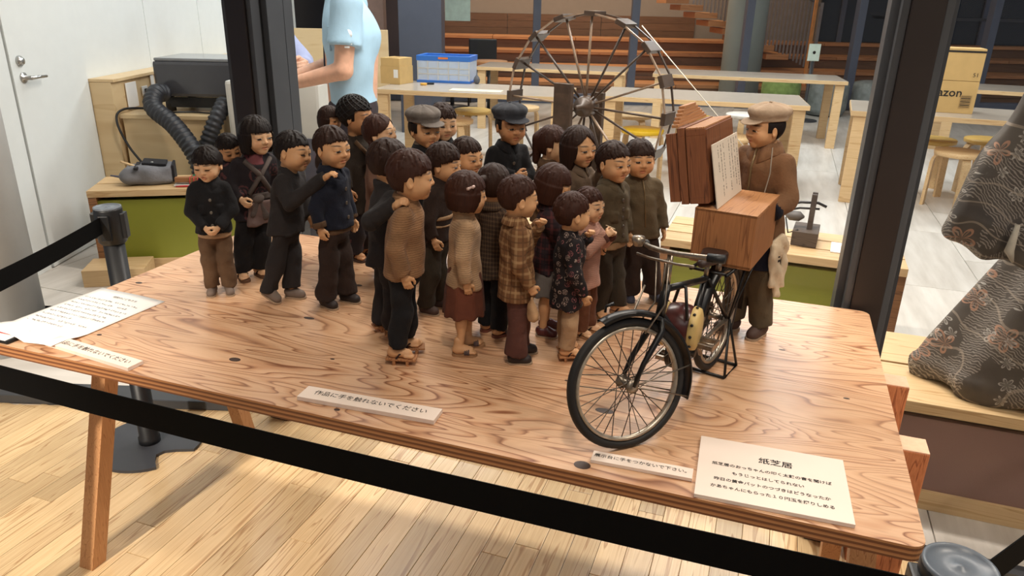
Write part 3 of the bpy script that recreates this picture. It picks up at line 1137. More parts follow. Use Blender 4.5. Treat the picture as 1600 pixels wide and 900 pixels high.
# ---- grey pouch with tools
def pouch():
    t = thing('tool_pouch', 'grey canvas pouch with black flap and sticks lying on left bench', 'pouch', lbench(.28, .17), LB + R(8))
    gm, bm_ = fabric('grey_canvas', srgb(118, 118, 122)), fabric('black_canvas', srgb(34, 33, 36))
    V, Q = sdf_mesh([op_box((0, 0, .050), (.25, .17, .10), .030, .01), op_ell((-.09, -.02, .045), (.06, .075, .045), .02), op_fn(lambda X, Y, Z: -Z + 0 * X + 0 * Y), folds(3, .006, 38)], .007)
    np_obj('bag_body', V, Q, gm, t)
    MB().box((.03, .01, .108), (.12, .13, .014), bev=.005, M=Matrix.Rotation(.12, 4, 'Y')).box((-.055, -.02, .098), (.022, .17, .012), bev=.003).box((.12, 0, .058), (.014, .15, .09), bev=.004).build('flap', bm_, t)
    MB().lathe([(.007, 0), (.007, .004), (.002, .006)], 10, (.02, -.03, .114)).build('snap', M_CHROME, t)
    MB().tube([(-.03, 0, .075), (-.14, .03, .115)], .007, 8).build('wooden_stick', M_PINE, t)
    MB().tube([(-.06, -.05, .03), (-.19, -.03, .055)], [.012, .004], 8).build('pen', plain('blue_grey', srgb(84, 84, 104), .4), t)
pouch()
def wire_block():
    t = thing('wire_block', 'small wooden block wrapped with red wire on left bench', 'block', lbench(.44, .07), LB)
    MB().box((.08, 0, .034), (.19, .035, .028), bev=.002).build('wood_bar', M_BROWNWOOD, t)
    MB().box((.08, -.005, .008), (.20, .05, .008), bev=.001).build('base_plate', M_PALEGREY, t)
    red = plain('red_wire', srgb(190, 44, 50), .4)
    mb = MB()
    for i in range(6):
        x = .06 + i * .02
        mb.tube([(x, -.028, .006), (x + .004, -.024, .05), (x + .008, .018, .052), (x + .012, .022, .01)], .0022, 6)
    mb.tube([(-.01, -.03, .004), (.03, -.034, .006), (.15, -.032, .006)], .004, 6)
    mb.build('red_wire', red, t)
    t2 = thing('green_net', 'crumpled green netting behind the wire wrapped block', 'netting', lbench(.56, .19), LB)
    V, Q = sdf_mesh([op_ell((0, 0, .012), (.075, .05, .035)), op_fn(lambda X, Y, Z: -Z + 0 * X + 0 * Y), folds(8, .006, 90)], .005)
    np_obj('net_bundle', V, Q, fabric('green_net_mat', srgb(36, 130, 92)), t2)
wire_block()

# ---- plywood ledge along the wall and the low plywood cabinet
lg = thing('plywood_ledge', 'pale plywood ledge box along the white wall', 'ledge', (WX + .008, 4.47, 0))
MB().box((.065, 1.1, .46), (.13, 2.2, .915), bev=.002).build('ledge_body', M_BIRCH, lg)
MB().box((.072, 1.1, .928), (.15, 2.2, .018), bev=.002).build('ledge_top', M_BIRCH, lg)
cb = thing('plywood_cabinet', 'low pale plywood cabinet under the black machine', 'cabinet', (WX + .16, 4.49, 0))
MB().box((.30, .29, .355), (.60, .56, .71), bev=.002).build('cabinet_body', M_BIRCH, cb)
MB().box((.30, .285, .722), (.61, .59, .024), bev=.002).build('cabinet_top', M_BIRCH, cb)
# plates and socket on the ledge face
fx = WX + .147
tag(MB().box((0, 0, 0), (.006, .13, .15), bev=.002).build('wall_plate', M_PAPER, loc=(fx, 4.68, .825)), 'blank white plate on the plywood ledge', 'plate')
sk = thing('wall_socket', 'white power socket with black plug on plywood ledge', 'socket', (fx, 4.85, .83))
MB().box((0, 0, 0), (.008, .07, .06), bev=.002).build('socket_plate', M_PAPER, sk)
MB().box((.025, 0, 0), (.04, .03, .03), bev=.004).build('plug', M_BLACK, sk)
tag(MB().box((0, 0, 0), (.006, .045, .10), bev=.002).build('switch_plate', M_PAPER, loc=(fx, 4.97, .875)), 'narrow white switch plate right of the power socket', 'plate')
mb = MB()
P = [Vector((fx + .05, 4.85, .83)), Vector((fx + .12, 4.75, .745)), Vector((fx + .02, 4.52, .76)), Vector((fx + .00, 4.45, .70)), Vector((fx + .06, 4.43, .55)), Vector((fx + .17, 4.42, .40))]
def smooth_path(P, n=8):
    out = []
    for i in range(len(P) - 1):
        a, b, c, d = P[max(i - 1, 0)], P[i], P[i + 1], P[min(i + 2, len(P) - 1)]
        for k in range(n):
            t = k / n
            out.append(.5 * ((2 * b) + (c - a) * t + (2 * a - 5 * b + 4 * c - d) * t * t + (3 * b - a - 3 * c + d) * t ** 3))
    return out + [P[-1]]
tag(MB().tube(smooth_path(P), .007, 6).build('power_cable', M_BLACK), 'thin black power cable hanging over the plywood cabinet', 'cable')

# ---- glossy dark machine on the cabinet
mx0 = ondepth(244, 125, 4.66).x
mc = thing('laser_cutter', 'glossy dark grey desktop machine on the plywood cabinet', 'machine', (mx0, 4.62, .734))
MB().box((.26, .22, .195), (.52, .42, .21), bev=.02).build('machine_body', M_GREYBOX, mc)
MB().box((.26, .22, .308), (.50, .40, .018), bev=.006).build('lid', plain('smoked_lid', srgb(120, 122, 124), .12), mc)
MB().box((.26, .05, .055), (.44, .03, .06)).build('base_bar', M_BLACK, mc)
for x in (.06, .46):
    for y in (.06, .38):
        MB().lathe([(.03, 0), (.025, .10)], 12, (x, y, 0)).build('foot', M_BLACK, mc)
MB().lathe([(.008, 0), (.006, .006), (.001, .007)], 10, (.455, .010, .13), Matrix.Rotation(math.pi / 2, 4, 'X')).build('indicator_lamp', emis('blue_lamp', (.15, .25, 1), 6), mc)

# ---- ribbed ducts
def duct(label, P, r):
    P = smooth_path([Vector(p) for p in P], 14)
    # resample with ribs
    L = [0]
    for a, b in zip(P, P[1:]):
        L.append(L[-1] + (b - a).length)
    n = int(L[-1] / .0075)
    pts, rs = [], []
    j = 0
    for i in range(n + 1):
        s = L[-1] * i / n
        while j < len(L) - 2 and L[j + 1] < s:
            j += 1
        t = (s - L[j]) / max(L[j + 1] - L[j], 1e-6)
        pts.append(P[j].lerp(P[j + 1], t))
        rs.append(r * (1.0 if (i // 2) % 2 else .86))
    o = MB().tube(pts, rs, 16).build('exhaust_duct', M_DUCT)
    return tag(o, label, 'duct', 'ribbed exhaust ducts')
duct('black ribbed duct bending down from the left of dark machine', [ondepth(258, 146, 4.60), ondepth(244, 146, 4.52), ondepth(240, 168, 4.42), ondepth(272, 196, 4.34), ondepth(302, 236, 4.26), ondepth(318, 275, 4.22)], .054)
duct('black ribbed duct rising to the right end of dark machine', [ondepth(352, 158, 4.52), ondepth(340, 182, 4.44), ondepth(328, 212, 4.40), ondepth(316, 250, 4.38), ondepth(312, 275, 4.38)], .048)
tag(MB().tube(smooth_path([Vector((mx0 + .03, 4.56, .742)), Vector((mx0 + .14, 4.54, .745)), Vector((mx0 + .24, 4.58, .742)), Vector((mx0 + .36, 4.53, .745)), Vector((mx0 + .46, 4.56, .742))]), .006, 6).build('loose_cable', M_BLACK), 'tangled black cable lying below the dark machine', 'cable')

# ---- white wheeled machine beside the man
wm = thing('workshop_machine', 'white and grey cabinet machine with metal latches beside the man', 'machine', (-1.71, 4.43, 0), R(-4))
MB().box((.29, .25, .64), (.56, .50, .62), bev=.02).build('upper_case', M_PALEGREY, wm)
MB().box((.29, .25, .17), (.54, .48, .32), bev=.02).build('lower_case', plain('slate_case', srgb(84, 86, 98), .4), wm)
MB().box((.46, -.004, .50), (.20, .012, .26), bev=.004).build('front_panel', plain('slate_panel', srgb(92, 92, 104), .4), wm)
for z in (.86, .66):
    MB().box((.40, -.006, z), (.05, .016, .028), bev=.003).tube([(.39, -.014, z + .02), (.415, -.02, z), (.405, -.016, z - .03)], .005, 6).build('latch', M_CHROME, wm)
MB().lathe([(.010, 0), (.008, .006), (.001, .007)], 10, (.535, -.012, .52), Matrix.Rotation(math.pi / 2, 4, 'X')).build('indicator_lamp', emis('red_lamp', (1, .05, .05), 4), wm)
for x in (.06, .52):
    MB().lathe([(.0, 0), (.02, .004), (.02, .03)], 10, (x, .05, 0)).build('foot', M_BLACK, wm)

# ---- tables
def leg_slab(t, x, y, h, w=.09, d=.05):
    MB().box((x, y, h / 2), (w, d, h), bev=.003).build('leg', M_PINE, t)
def work_table(label, loc, rz, L, D=.75, h=.70):
    t = thing('work_table', label, 'table', loc, rz, 'long wooden work tables')
    MB().box((L / 2, D / 2, h - .018), (L, D, .036), bev=.003).build('edge_band', M_PINE, t)
    MB().box((L / 2, D / 2, h + .0006), (L - .012, D - .012, .0022)).build('table_top', plain('taupe_table_top', srgb(178, 166, 152), .25, var=.03), t)
    for x in (.07, L - .07):
        for y in (.05, D - .05):
            leg_slab(t, x, y, h - .036)
    return t
GY = R(-13)
def tpx(px, py, z=.70):
    p = onz(px, py, z)
    return (p.x, p.y, 0)
t1 = work_table('wooden work table carrying the cardboard box and blue crate', tpx(583, 139), R(-11), 1.62)
t2 = work_table('wooden work table second row behind the blue crate', tpx(742, 104), R(-11), 1.7)
t3 = work_table('wooden work table behind the spinning wheel and yellow stools', tpx(940, 150), R(-13), 1.62)
t4 = work_table('wooden work table farthest row before the concrete column', tpx(1020, 115), R(-13), 2.0)
t5 = work_table('wooden work table carrying the tall cardboard box', tpx(1330, 173), R(-22), 1.9)
t6 = work_table('wooden work table behind the tall cardboard box', tpx(1480, 138), R(-22), 1.6)

# ---- three legged bentwood stools
def make_stool(label, px, py, mat, rz=0.0, h=.44, group='three-legged bentwood stools'):
    p = onz(px, py, h)
    t = thing('bentwood_stool', label, 'stool', (p.x, p.y, 0), rz, group)
    MB().lathe([(.165, -.036), (.176, -.032), (.178, -.006), (.172, 0), (.0, .001)], 36, (0, 0, h)).build('seat', mat, t)
    for k in range(3):
        a = 2 * math.pi * k / 3
        ca, sa = math.cos(a), math.sin(a)
        mb = MB()
        prof = [(.09, h - .048), (.125, h - .048), (.150, h - .056), (.162, h - .078), (.166, h - .11), (.172, .0)]
        vs, fs = [], []
        for i, (r, z) in enumerate(prof):
            dr, dz = (0, .022) if i < 2 else ((.010, .016) if i == 2 else ((.018, .006) if i == 3 else (.022, 0)))
            for w in (-.028, .028):
                for q in (0, 1):
                    rr, zz = r + dr * q - (.022 if i > 3 else 0) * 0, z + dz * q
                    vs.append((ca * rr - sa * w, sa * rr + ca * w, zz))
        for i in range(len(prof) - 1):
            b = i * 4
            fs += [(b, b + 1, b + 5, b + 4), (b + 2, b + 6, b + 7, b + 3), (b + 1, b + 3, b + 7, b + 5), (b, b + 4, b + 6, b + 2)]
        fs += [(0, 2, 3, 1), (len(prof) * 4 - 4, len(prof) * 4 - 3, len(prof) * 4 - 1, len(prof) * 4 - 2)]
        mb.add(vs, fs)
        mb.build('leg', M_PINE, t)
    return t
M_YEL = plain('yellow_seat', srgb(222, 178, 30), .4)
M_MUST = plain('mustard_seat', srgb(198, 160, 84), .45)
M_WHT = plain('white_seat', srgb(222, 216, 206), .45)
for lab, px, py, m, rz in [
    ('bentwood stool with mustard seat under the crate table', 738, 171, M_MUST, .3), ('plain wood stool left of the mustard seated stool', 708, 186, M_PINE, 1.0),
    ('plain wood stool left of the spinning wheel rim', 815, 166, M_PINE, .5), ('bright yellow stool nearest behind the spinning wheel', 1004, 201, M_YEL, .2),
    ('plain wood stool behind the bright yellow stool', 990, 178, M_PINE, .9), ('yellow stool behind the paper theatre roof', 1090, 183, M_YEL, .6),
    ('white seated stool left of the storyteller cap', 1164, 178, M_WHT, .1), ('plain wood stool behind the storyteller face', 1140, 212, M_PINE, 1.2),
    ('mustard seated stool right of the thick dark post', 1458, 216, M_MUST, .7), ('plain wood stool nearest the kimono sleeve', 1502, 236, M_PINE, .3),
    ('mustard seated stool under the table by the kimono', 1545, 217, M_MUST, 1.1)]:
    make_stool(lab, px, py, m, rz)

# ---- things on the tables
def on_table(px, py, z=.702):
    p = onz(px, py, z)
    return Vector((p.x, p.y, z))
bx = on_table(611, 131)
b = thing('cardboard_box', 'small taped cardboard box left of the blue crate', 'box', bx, R(-24))
MB().box((0, .10, .075), (.20, .22, .15), bev=.002).build('carton', M_CARD, b)
MB().box((0, .10, .185), (.19, .215, .07), bev=.002).build('lid', M_CARD, b)
MB().box((0, .10, .2205), (.05, .215, .001)).build('tape', plain('packing_tape', srgb(190, 150, 92), .3), b)
MB().box((.06, -.0112, .09), (.045, .001, .07)).build('address_label', M_PAPER, b)
cx = on_table(651, 128)
cr = thing('folding_crate', 'blue rimmed folding crate with clear sides on work table', 'crate', cx, R(-9))
M_BLUE = plain('blue_plastic', srgb(56, 118, 206), .35, var=.04)
def clear_plastic():
    t = NT('clear_plastic').set(.25)
    t.b.inputs['Base Color'].default_value = (*srgb(214, 226, 238), 1)
    t.b.inputs['Alpha'].default_value = .62
    return t.m
M_CLEAR = clear_plastic()
W, D_, H_ = .50, .32, .20
MB().box((W / 2, D_ / 2, .010), (W, D_, .022), bev=.004).build('crate_bottom', M_BLUE, cr)
rim = MB()
for y in (.012, D_ - .012):
    rim.box((W / 2, y, H_ + .012), (W, .024, .046), bev=.004)
for x in (.012, W - .012):
    rim.box((x, D_ / 2, H_ + .012), (.024, D_ - .04, .046), bev=.004)
rim.build('rim', M_BLUE, cr)
for y in (.008, D_ - .008):
    MB().box((W / 2, y, .105), (W - .02, .005, .17)).build('clear_side', M_CLEAR, cr)
for x in (.008, W - .008):
    MB().box((x, D_ / 2, .105), (.005, D_ - .02, .17)).build('clear_side', M_CLEAR, cr)
for i in range(6):
    MB().box((.012 + i * (W - .024) / 5, .006, .105), (.008, .010, .17)).build('side_rib', M_PALEGREY, cr)
for z in (.075, .125):
    MB().box((W / 2, .006, z), (W - .03, .009, .008)).build('side_bar', M_PALEGREY, cr)
MB().box((W / 2, -.001, H_ + .014), (.09, .003, .016), bev=.001).build('maker_label', plain('orange_label', srgb(232, 128, 52), .5), cr)
pp = on_table(700, 142)
tag(MB().box((.22, .09, .002), (.44, .16, .004)).build('paper_sheet', plain('cream_sheet', srgb(226, 214, 190), .7), loc=pp, rz=R(-9)), 'long cream sheet spread in front of the blue crate', 'sheet')
vp = on_table(745, 131)
tag(MB().lathe([(.012, 0), (.026, .012), (.030, .035), (.022, .058), (.008, .075), (.003, .105)], 18).build('grey_bulb', plain('grey_rubber', srgb(92, 92, 98), .5), loc=vp), 'grey rubber bulb blower right of the blue crate', 'blower')
tp = on_table(662, 133)
tag(MB().lathe([(.022, 0), (.030, 0), (.030, .018), (.022, .018)], 20).build('tape_roll', plain('amber_tape', srgb(216, 160, 60), .3), loc=tp), 'amber tape roll in front of the blue crate', 'tape')
tag(MB().box((0, 0, .008), (.07, .03, .016), bev=.004).build('stapler', M_BLACK, loc=on_table(672, 132), rz=.3), 'small black stapler beside the amber tape roll', 'stapler')
ax = on_table(1476, 176)
ab = thing('cardboard_box', 'tall cardboard parcel with printed lettering by the thick dark post', 'box', ax, R(-21))
MB().box((0, .12, .115), (.36, .24, .23), bev=.003).build('carton', M_CARD, ab)
MB().box((0, .12, .345), (.36, .24, .225), bev=.003).build('carton', M_CARD, ab)
MB().box((0, -.0004, .436), (.36, .002, .014)).build('tape', M_INK, ab)
FM = Matrix.Rotation(math.pi / 2, 4, 'X')
text_mesh('lettering', 'amazon', .085, M_INK, ab, Matrix.Translation((-.045, -.0016, .145)) @ FM, bold=.0012)
text_mesh('lettering', '51', .04, M_INK, ab, Matrix.Translation((.145, -.0016, .275)) @ FM)
lb = MB().box((.115, -.0012, .085), (.075, .0012, .095))
lo_ = lb.build('barcode_label', plain('label_tan', srgb(176, 142, 90), .8), ab)
m2 = MB()
for i in range(7):
    m2.box((.115, -.0024, .05 + i * .012), (.062, .0008, .003 + .003 * (i % 2)))
m2.build('barcode', M_INK, lo_)

# ---- spinning wheel on the bench behind the glass
def spinning_wheel():
    hub = ondepth(916, 166, 3.30)
    c = Vector((hub.x, hub.y, hub.z))
    t = thing('spinning_wheel', 'large dark bamboo spinning wheel with thin spokes behind glass', 'spinning wheel', (c.x, c.y, .45), R(-34))
    h = c.z - .45
    r = ondepth(1046, 160, 3.30).x - ondepth(800, 160, 3.30).x
    r = (ondepth(916, 18, 3.30).z - c.z)
    dk, br = plain('smoked_bamboo', srgb(74, 58, 46), .35, var=.25, vscale=30), plain('polished_bamboo', srgb(150, 126, 104), .3, var=.25, vscale=30)
    n = 16
    wd = .045
    for k in (-1, 1):
        vs, fs = [], []
        m = 96
        for i in range(m):
            a = 2 * math.pi * i / m
            # polygonal rim, straight between blocks
            b = (a % (2 * math.pi / n)) - math.pi / n
            rr = r * math.cos(math.pi / n) / math.cos(b) * 1.005
            for q, y in ((0, k * wd), (.006, k * wd), (.006, k * wd + .010), (0, k * wd + .010)):
                vs.append(((rr - q) * math.sin(a), y, h + (rr - q) * math.cos(a)))
        for i in range(m):
            j = (i + 1) % m
            fs += [(i * 4 + e, i * 4 + (e + 1) % 4, j * 4 + (e + 1) % 4, j * 4 + e) for e in range(4)]
        obj_from('rim', vs, fs, br if k < 0 else dk, t)
    for i in range(n):
        a = 2 * math.pi * (i + .1) / n
        rr = r * .985
        MB().box((rr * math.sin(a), .005, h + rr * math.cos(a)), (.050, wd * 2 + .014, .020), M=Matrix.Rotation(a, 4, 'Y'), bev=.002).build('rim_block', dk, t)
        yo = .02 if i % 2 else -.02
        MB().tube([(.02 * math.sin(a), yo * .4, h + .02 * math.cos(a)), (rr * math.sin(a), yo, h + rr * math.cos(a))], .0052, 6).build('spoke', br if i % 3 == 0 else dk, t)
    MB().lathe([(.012, -.09), (.012, -.05), (.040, -.045), (.046, -.02), (.046, .02), (.040, .045), (.012, .05), (.012, .09)], 24, (0, 0, h), Matrix.Rotation(math.pi / 2, 4, 'X')).build('hub', dk, t)
    MB().box((-.055, -.105, (h + .10) / 2), (.085, .026, h + .10), bev=.003).build('front_upright', dk, t)
    MB().box((-.0, .105, (h + .05) / 2), (.06, .026, h + .05), bev=.003).build('rear_upright', dk, t)
    MB().box((.0, 0, .02), (.34, .26, .04), bev=.004).build('base_board', dk, t)
    return t, c, r
SW, SWC, SWR = spinning_wheel()
bench('display_bench', 'slatted wooden bench carrying the spinning wheel', (SWC.x - .64, SWC.y + .02, 0), R(-19), .85, .40, .45, M_OLIVE, 3)
# spindle block on the bench and thread
sb = thing('spindle_block', 'dark wooden spindle block standing on slatted green bench', 'spindle block', onz(1255, 383, .45), R(-24) + .0)
dkw = wood('old_dark_wood', srgb(92, 80, 72), srgb(52, 44, 38), (4, 40, 40), 5, .7)
MB().box((0, .06, .032), (.105, .17, .064), bev=.003).build('block', dkw, sb)
for y in (.035, .075):
    MB().box((.012, y, .14), (.022, .016, .16), bev=.002).build('upright', dkw, sb)
MB().tube([(-.10, .04, .155), (-.04, .042, .178), (.03, .055, .180), (.065, .06, .165)], .006, 8).tube([(-.10, .05, .13), (-.04, .05, .15), (.04, .05, .155)], .005, 8).build('spindle', plain('iron_grey', srgb(60, 58, 58), .4, .5), sb)
MB().lathe([(.004, -.04), (.022, -.02), (.022, .02), (.004, .04)], 14, (-.055, .04, .115), Matrix.Rotation(math.pi / 2, 4, 'Y')).build('bobbin', plain('bobbin_grey', srgb(98, 94, 92), .5), sb)
MB().tube([(-.09, .02, .11), (-.07, -.01, .05), (-.03, -.005, .066)], .004, 6).build('cord', M_BLACK, sb)
a_ = Vector((SWC.x + SWR * .80, SWC.y - SWR * .36 + .02, SWC.z + SWR * .52))
a_ = ondepth(1003, 40, 3.13)
e_ = onz(1255, 383, .45) + Vector((-.05, .05, .17))
tag(MB().tube([a_, a_.lerp(e_, .5) + Vector((0, 0, -.006)), e_], .0022, 5).build('yarn_thread', plain('white_thread', srgb(226, 220, 206), .7)), 'pale thread stretched from wheel rim down to the spindle', 'thread')
cd_ = onz(1297, 394, .451)
ca_ = thing('info_card', 'white card with a yellow square on the green bench', 'card', cd_, RB - .05)
MB().box((.11, .075, .002), (.22, .15, .004)).build('card_sheet', M_PAPER, ca_)
MB().box((.085, .06, .0045), (.09, .085, .001)).build('yellow_print', plain('yellow_print', srgb(236, 196, 92), .7), ca_)
mb = MB()
for i in range(7):
    mb.box((.125 + (i % 2) * .006, .03 + i * .011, .0046), (.010, .006, .0006))
mb.build('printed_text', M_INK, ca_)
rg = MB().tube([(.115 + .028 * math.cos(a), .118 + .012 * math.sin(a), .0048) for a in [2 * math.pi * i / 20 for i in range(20)]], .0014, 4, closed=True)
rg.build('red_stamp_ring', plain('red_print', srgb(196, 60, 56), .7), ca_)
# ---- far end of the workshop: window wall, tiered wooden seats, stair, columns
WY = 11.3
M_SLATE = plain('slate_blue_mullion', srgb(86, 92, 108), .4, var=.05)
ww = struct(MB().box((0, 0, .07), (16, .12, .14)).build('wall_far', M_SLATE, loc=(2, WY, 0)))
for px in (610, 838, 990, 1166, 1338, 1402, 1545):
    p = ondepth(px, 60, WY)
    MB().box((p.x - 2, 0, 1.6), (.11 if px not in (610,) else .10, .14, 3.2), bev=.004).build('mullion', M_SLATE, ww)
dc = ondepth(660, 60, 8.6)
struct(MB().box((0, 0, 1.6), (.46, .40, 3.2), bev=.006).build('column_2', plain('dark_slate_column', srgb(70, 74, 86), .45, var=.04), loc=(dc.x, 8.6, 0)))
p = ondepth(1162, 70, 12.0)
struct(MB().lathe([(.30, 0), (.30, 3.4)], 36).build('column_3', plain('concrete_grey', srgb(150, 158, 154), .6, var=.08, vscale=2), loc=(p.x, 12.0, 0)))
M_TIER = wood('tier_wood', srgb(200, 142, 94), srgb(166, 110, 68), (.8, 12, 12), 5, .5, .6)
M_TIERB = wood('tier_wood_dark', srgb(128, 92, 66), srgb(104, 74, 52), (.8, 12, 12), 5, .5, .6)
for i in range(4):
    z = .20 * (i + 1)
    y0 = 12.3 + i * .62
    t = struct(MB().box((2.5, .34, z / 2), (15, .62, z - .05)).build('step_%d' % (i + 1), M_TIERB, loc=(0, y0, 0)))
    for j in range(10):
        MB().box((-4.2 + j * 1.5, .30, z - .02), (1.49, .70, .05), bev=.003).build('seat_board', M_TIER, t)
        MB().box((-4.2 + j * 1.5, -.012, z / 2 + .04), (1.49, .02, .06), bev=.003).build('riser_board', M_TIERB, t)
bwl = struct(MB().box((0, 0, 1.8), (17, .1, 3.6)).build('wall_back', plain('taupe_back_wall', srgb(150, 138, 126), .8, var=.03), loc=(1.5, 15.2, 0)))
for i in range(4):
    for j in range(5):
        MB().box((-6.2 + j * 1.8, -.07, .72 + i * .13), (1.79, .03, .126), bev=.002).build('wall_board', M_TIERB, bwl)
nt = ondepth(1275, 60, 14.6)
night = struct(MB().box((5, 0, 1.9), (10, .06, 3.8)).build('window_night', plain('night_glass', srgb(34, 40, 48), .08, var=.15, vscale=.6), loc=(nt.x, 14.6, 0)))
for i in range(6):
    MB().box((.4 + i * 1.3, -.05, 1.9), (.08, .05, 3.8)).build('night_mullion', M_SLATE, night)
MB().box((4.6, -.3, 1.25), (7.0, .02, .05)).build('outside_rail', M_FRAME, night)
# mint notice on the window
p = ondepth(715, 8, WY - .08)
tag(MB().box((0, 0, 0), (.36, .008, .42)).build('window_notice', plain('mint_paper', srgb(206, 232, 222), .7), loc=p), 'pale mint notice taped to the far window', 'notice')

# plywood partition and brown hanging cloth behind the man
p0_, p1_ = ondepth(446, 120, 7.6), ondepth(522, 120, 7.6)
tag(MB().box((0, 0, .56), (p1_.x - p0_.x + .9, .04, 1.12), bev=.004).build('plywood_partition', M_BIRCH, loc=((p0_.x + p1_.x) / 2 + .1, 7.6, 0)), 'tall pale plywood partition behind the man in blue', 'partition')
p = ondepth(590, 40, 9.2)
struct(MB().box((0, 0, 1.7), (.18, .2, 3.4)).build('column_4', plain('mauve_brown_post', srgb(140, 112, 100), .6), loc=(p.x, 9.2, 0)))
p = ondepth(480, 12, 10.2)
struct(MB().box((0, 0, 1.9), (2.6, .1, 3.0)).build('wall_brown', plain('dark_brown_cloth', srgb(84, 66, 62), .8, var=.2, vscale=2), loc=(p.x, 10.6, 0)))

# stair with open treads and balusters
st = thing('open_stair', 'open wooden stair with steel balusters beside the concrete column', 'stair', (0, 0, 0))
SY = 13.0
def sp_(px, py):
    return ondepth(px, py, SY)
treads = [(1056, 1), (1078, 12), (1100, 24), (1121, 37), (1143, 49), (1164, 62), (1188, 74), (1210, 88)]
for px, py in treads:
    c = sp_(px, py)
    MB().box((c.x, SY + .3, c.z), (.37, .9, .085), bev=.004).build('tread', M_TIER, st)
for i in range(34):
    px = 1080 + i * 5.3
    zt = sp_(px, 88 + (px - 1210) * .57)
    b, tp_ = sp_(px, 0).z, 0
    base = zt.z + .05
    MB().box((zt.x, SY - .12, base + .55), (.026, .026, 1.05)).build('baluster', plain('stair_steel', srgb(150, 140, 136), .4, .3), st)
c0, c1 = sp_(1080, 14), sp_(1262, 118)
MB().tube([(c0.x, SY - .12, c0.z + 1.1), (c1.x, SY - .12, c1.z + 1.1)], .025, 8).build('handrail', MATS['stair_steel'], st)
MB().box((c1.x, SY - .12, (c1.z + 1.15) / 2), (.05, .05, c1.z + 1.15)).build('newel_post', MATS['stair_steel'], st)
# upright orange signpost and small mint sign
p = ondepth(1267, 60, 12.6)
tag(MB().box((0, 0, .9), (.045, .045, 1.8)).build('orange_post', plain('orange_wood', srgb(214, 142, 78), .5), loc=(p.x, 12.6, 0)), 'slim orange wooden post right of the stair rail', 'post')
p = ondepth(1272, 82, 10.0)
sg = thing('sign_stand', 'small mint sign plate on a grey stand', 'sign', (p.x, 10.0, 0))
MB().box((0, 0, p.z), (.15, .012, .21), bev=.004).build('sign_plate', plain('mint_plate', srgb(206, 222, 208), .5), sg)
MB().lathe([(.020, 0), (.001, .002)], 14, (0, -.008, p.z), Matrix.Rotation(math.pi / 2, 4, 'X')).build('sign_symbol', M_INK, sg)
MB().tube([(0, .02, .02), (0, .02, p.z - .08)], .02, 8).build('sign_pole', M_FRAME, sg)
MB().lathe([(.17, 0), (.17, .015), (.03, .03)], 20).build('sign_base', M_FRAME, sg)
# grey and green barrel seats
def barrel(label, px, py, m, w):
    p = ondepth(px, py, 10.6)
    t = thing('barrel_seat', label, 'seat', (p.x, 10.6, 0), 0, 'upholstered barrel seats by the far window')
    MB().lathe([(w * .88, .02), (w, .10), (w, .40), (w * .96, .45), (w * .7, .47), (0, .475)], 28).build('cushion', m, t)
    MB().lathe([(w * .8, 0), (w * .8, .022)], 28).build('base', M_BLACK, t)
M_GSEAT = fabric('grey_seat_fabric', srgb(132, 138, 136))
barrel('grey barrel seat between the stair post and window frame', 1291, 150, M_GSEAT, .28)
barrel('grey barrel seat right of the slate window frame', 1364, 152, M_GSEAT, .28)
barrel('green barrel seat below the concrete column', 1220, 140, fabric('green_seat_fabric', srgb(128, 150, 86)), .26)
# cafe tables and black chair far left
for lab, px in (('round cafe table left of the black chair', 706), ('round cafe table right of the black chair', 765)):
    cy_ = 10.6 if px < 740 else 9.9
    p = ondepth(px, 76, cy_)
    t = thing('cafe_table', lab, 'table', (p.x, cy_, 0))
    MB().lathe([(.23, 0), (.24, .012), (.23, .026), (0, .027)], 28, (0, 0, .66)).build('round_top', M_TIER, t)
    MB().tube([(0, 0, .02), (0, 0, .66)], .028, 10).build('column', M_FRAME, t)
    MB().lathe([(.22, 0), (.22, .012), (.04, .03)], 20).build('foot_plate', M_FRAME, t)
p = ondepth(747, 80, 10.75)
t = thing('black_chair', 'black padded chair between the two round cafe tables', 'chair', (p.x + .05, 11.1, 0))
MB().box((0, 0, .72), (.40, .05, .34), bev=.02).build('backrest', M_BLACK, t)
MB().box((0, -.2, .44), (.42, .42, .06), bev=.02).build('seat', M_BLACK, t)
for x in (-.18, .18):
    for y in (0, -.38):
        MB().tube([(x, y, 0), (x, y, .44)], .014, 8).build('leg', M_BLACK, t)
# string of small lights on the night window sill
p = ondepth(1340, 97, 14.2)
sl = thing('light_string', 'string of tiny warm lights along the night window', 'light string', (p.x, 14.2, p.z))
for i in range(14):
    MB().lathe([(0, -.018), (.018, 0), (0, .018)], 8, (-.75 + i * .13, 0, 0)).build('bulb', MATS.get('warm_bulb') or MATS.setdefault('warm_bulb', emis('warm_bulb', (1, .8, .55), 5)), sl)
MB().tube([(-.8, 0, .02), (1.0, 0, .02)], .004, 5).build('wire', M_BLACK, sl)
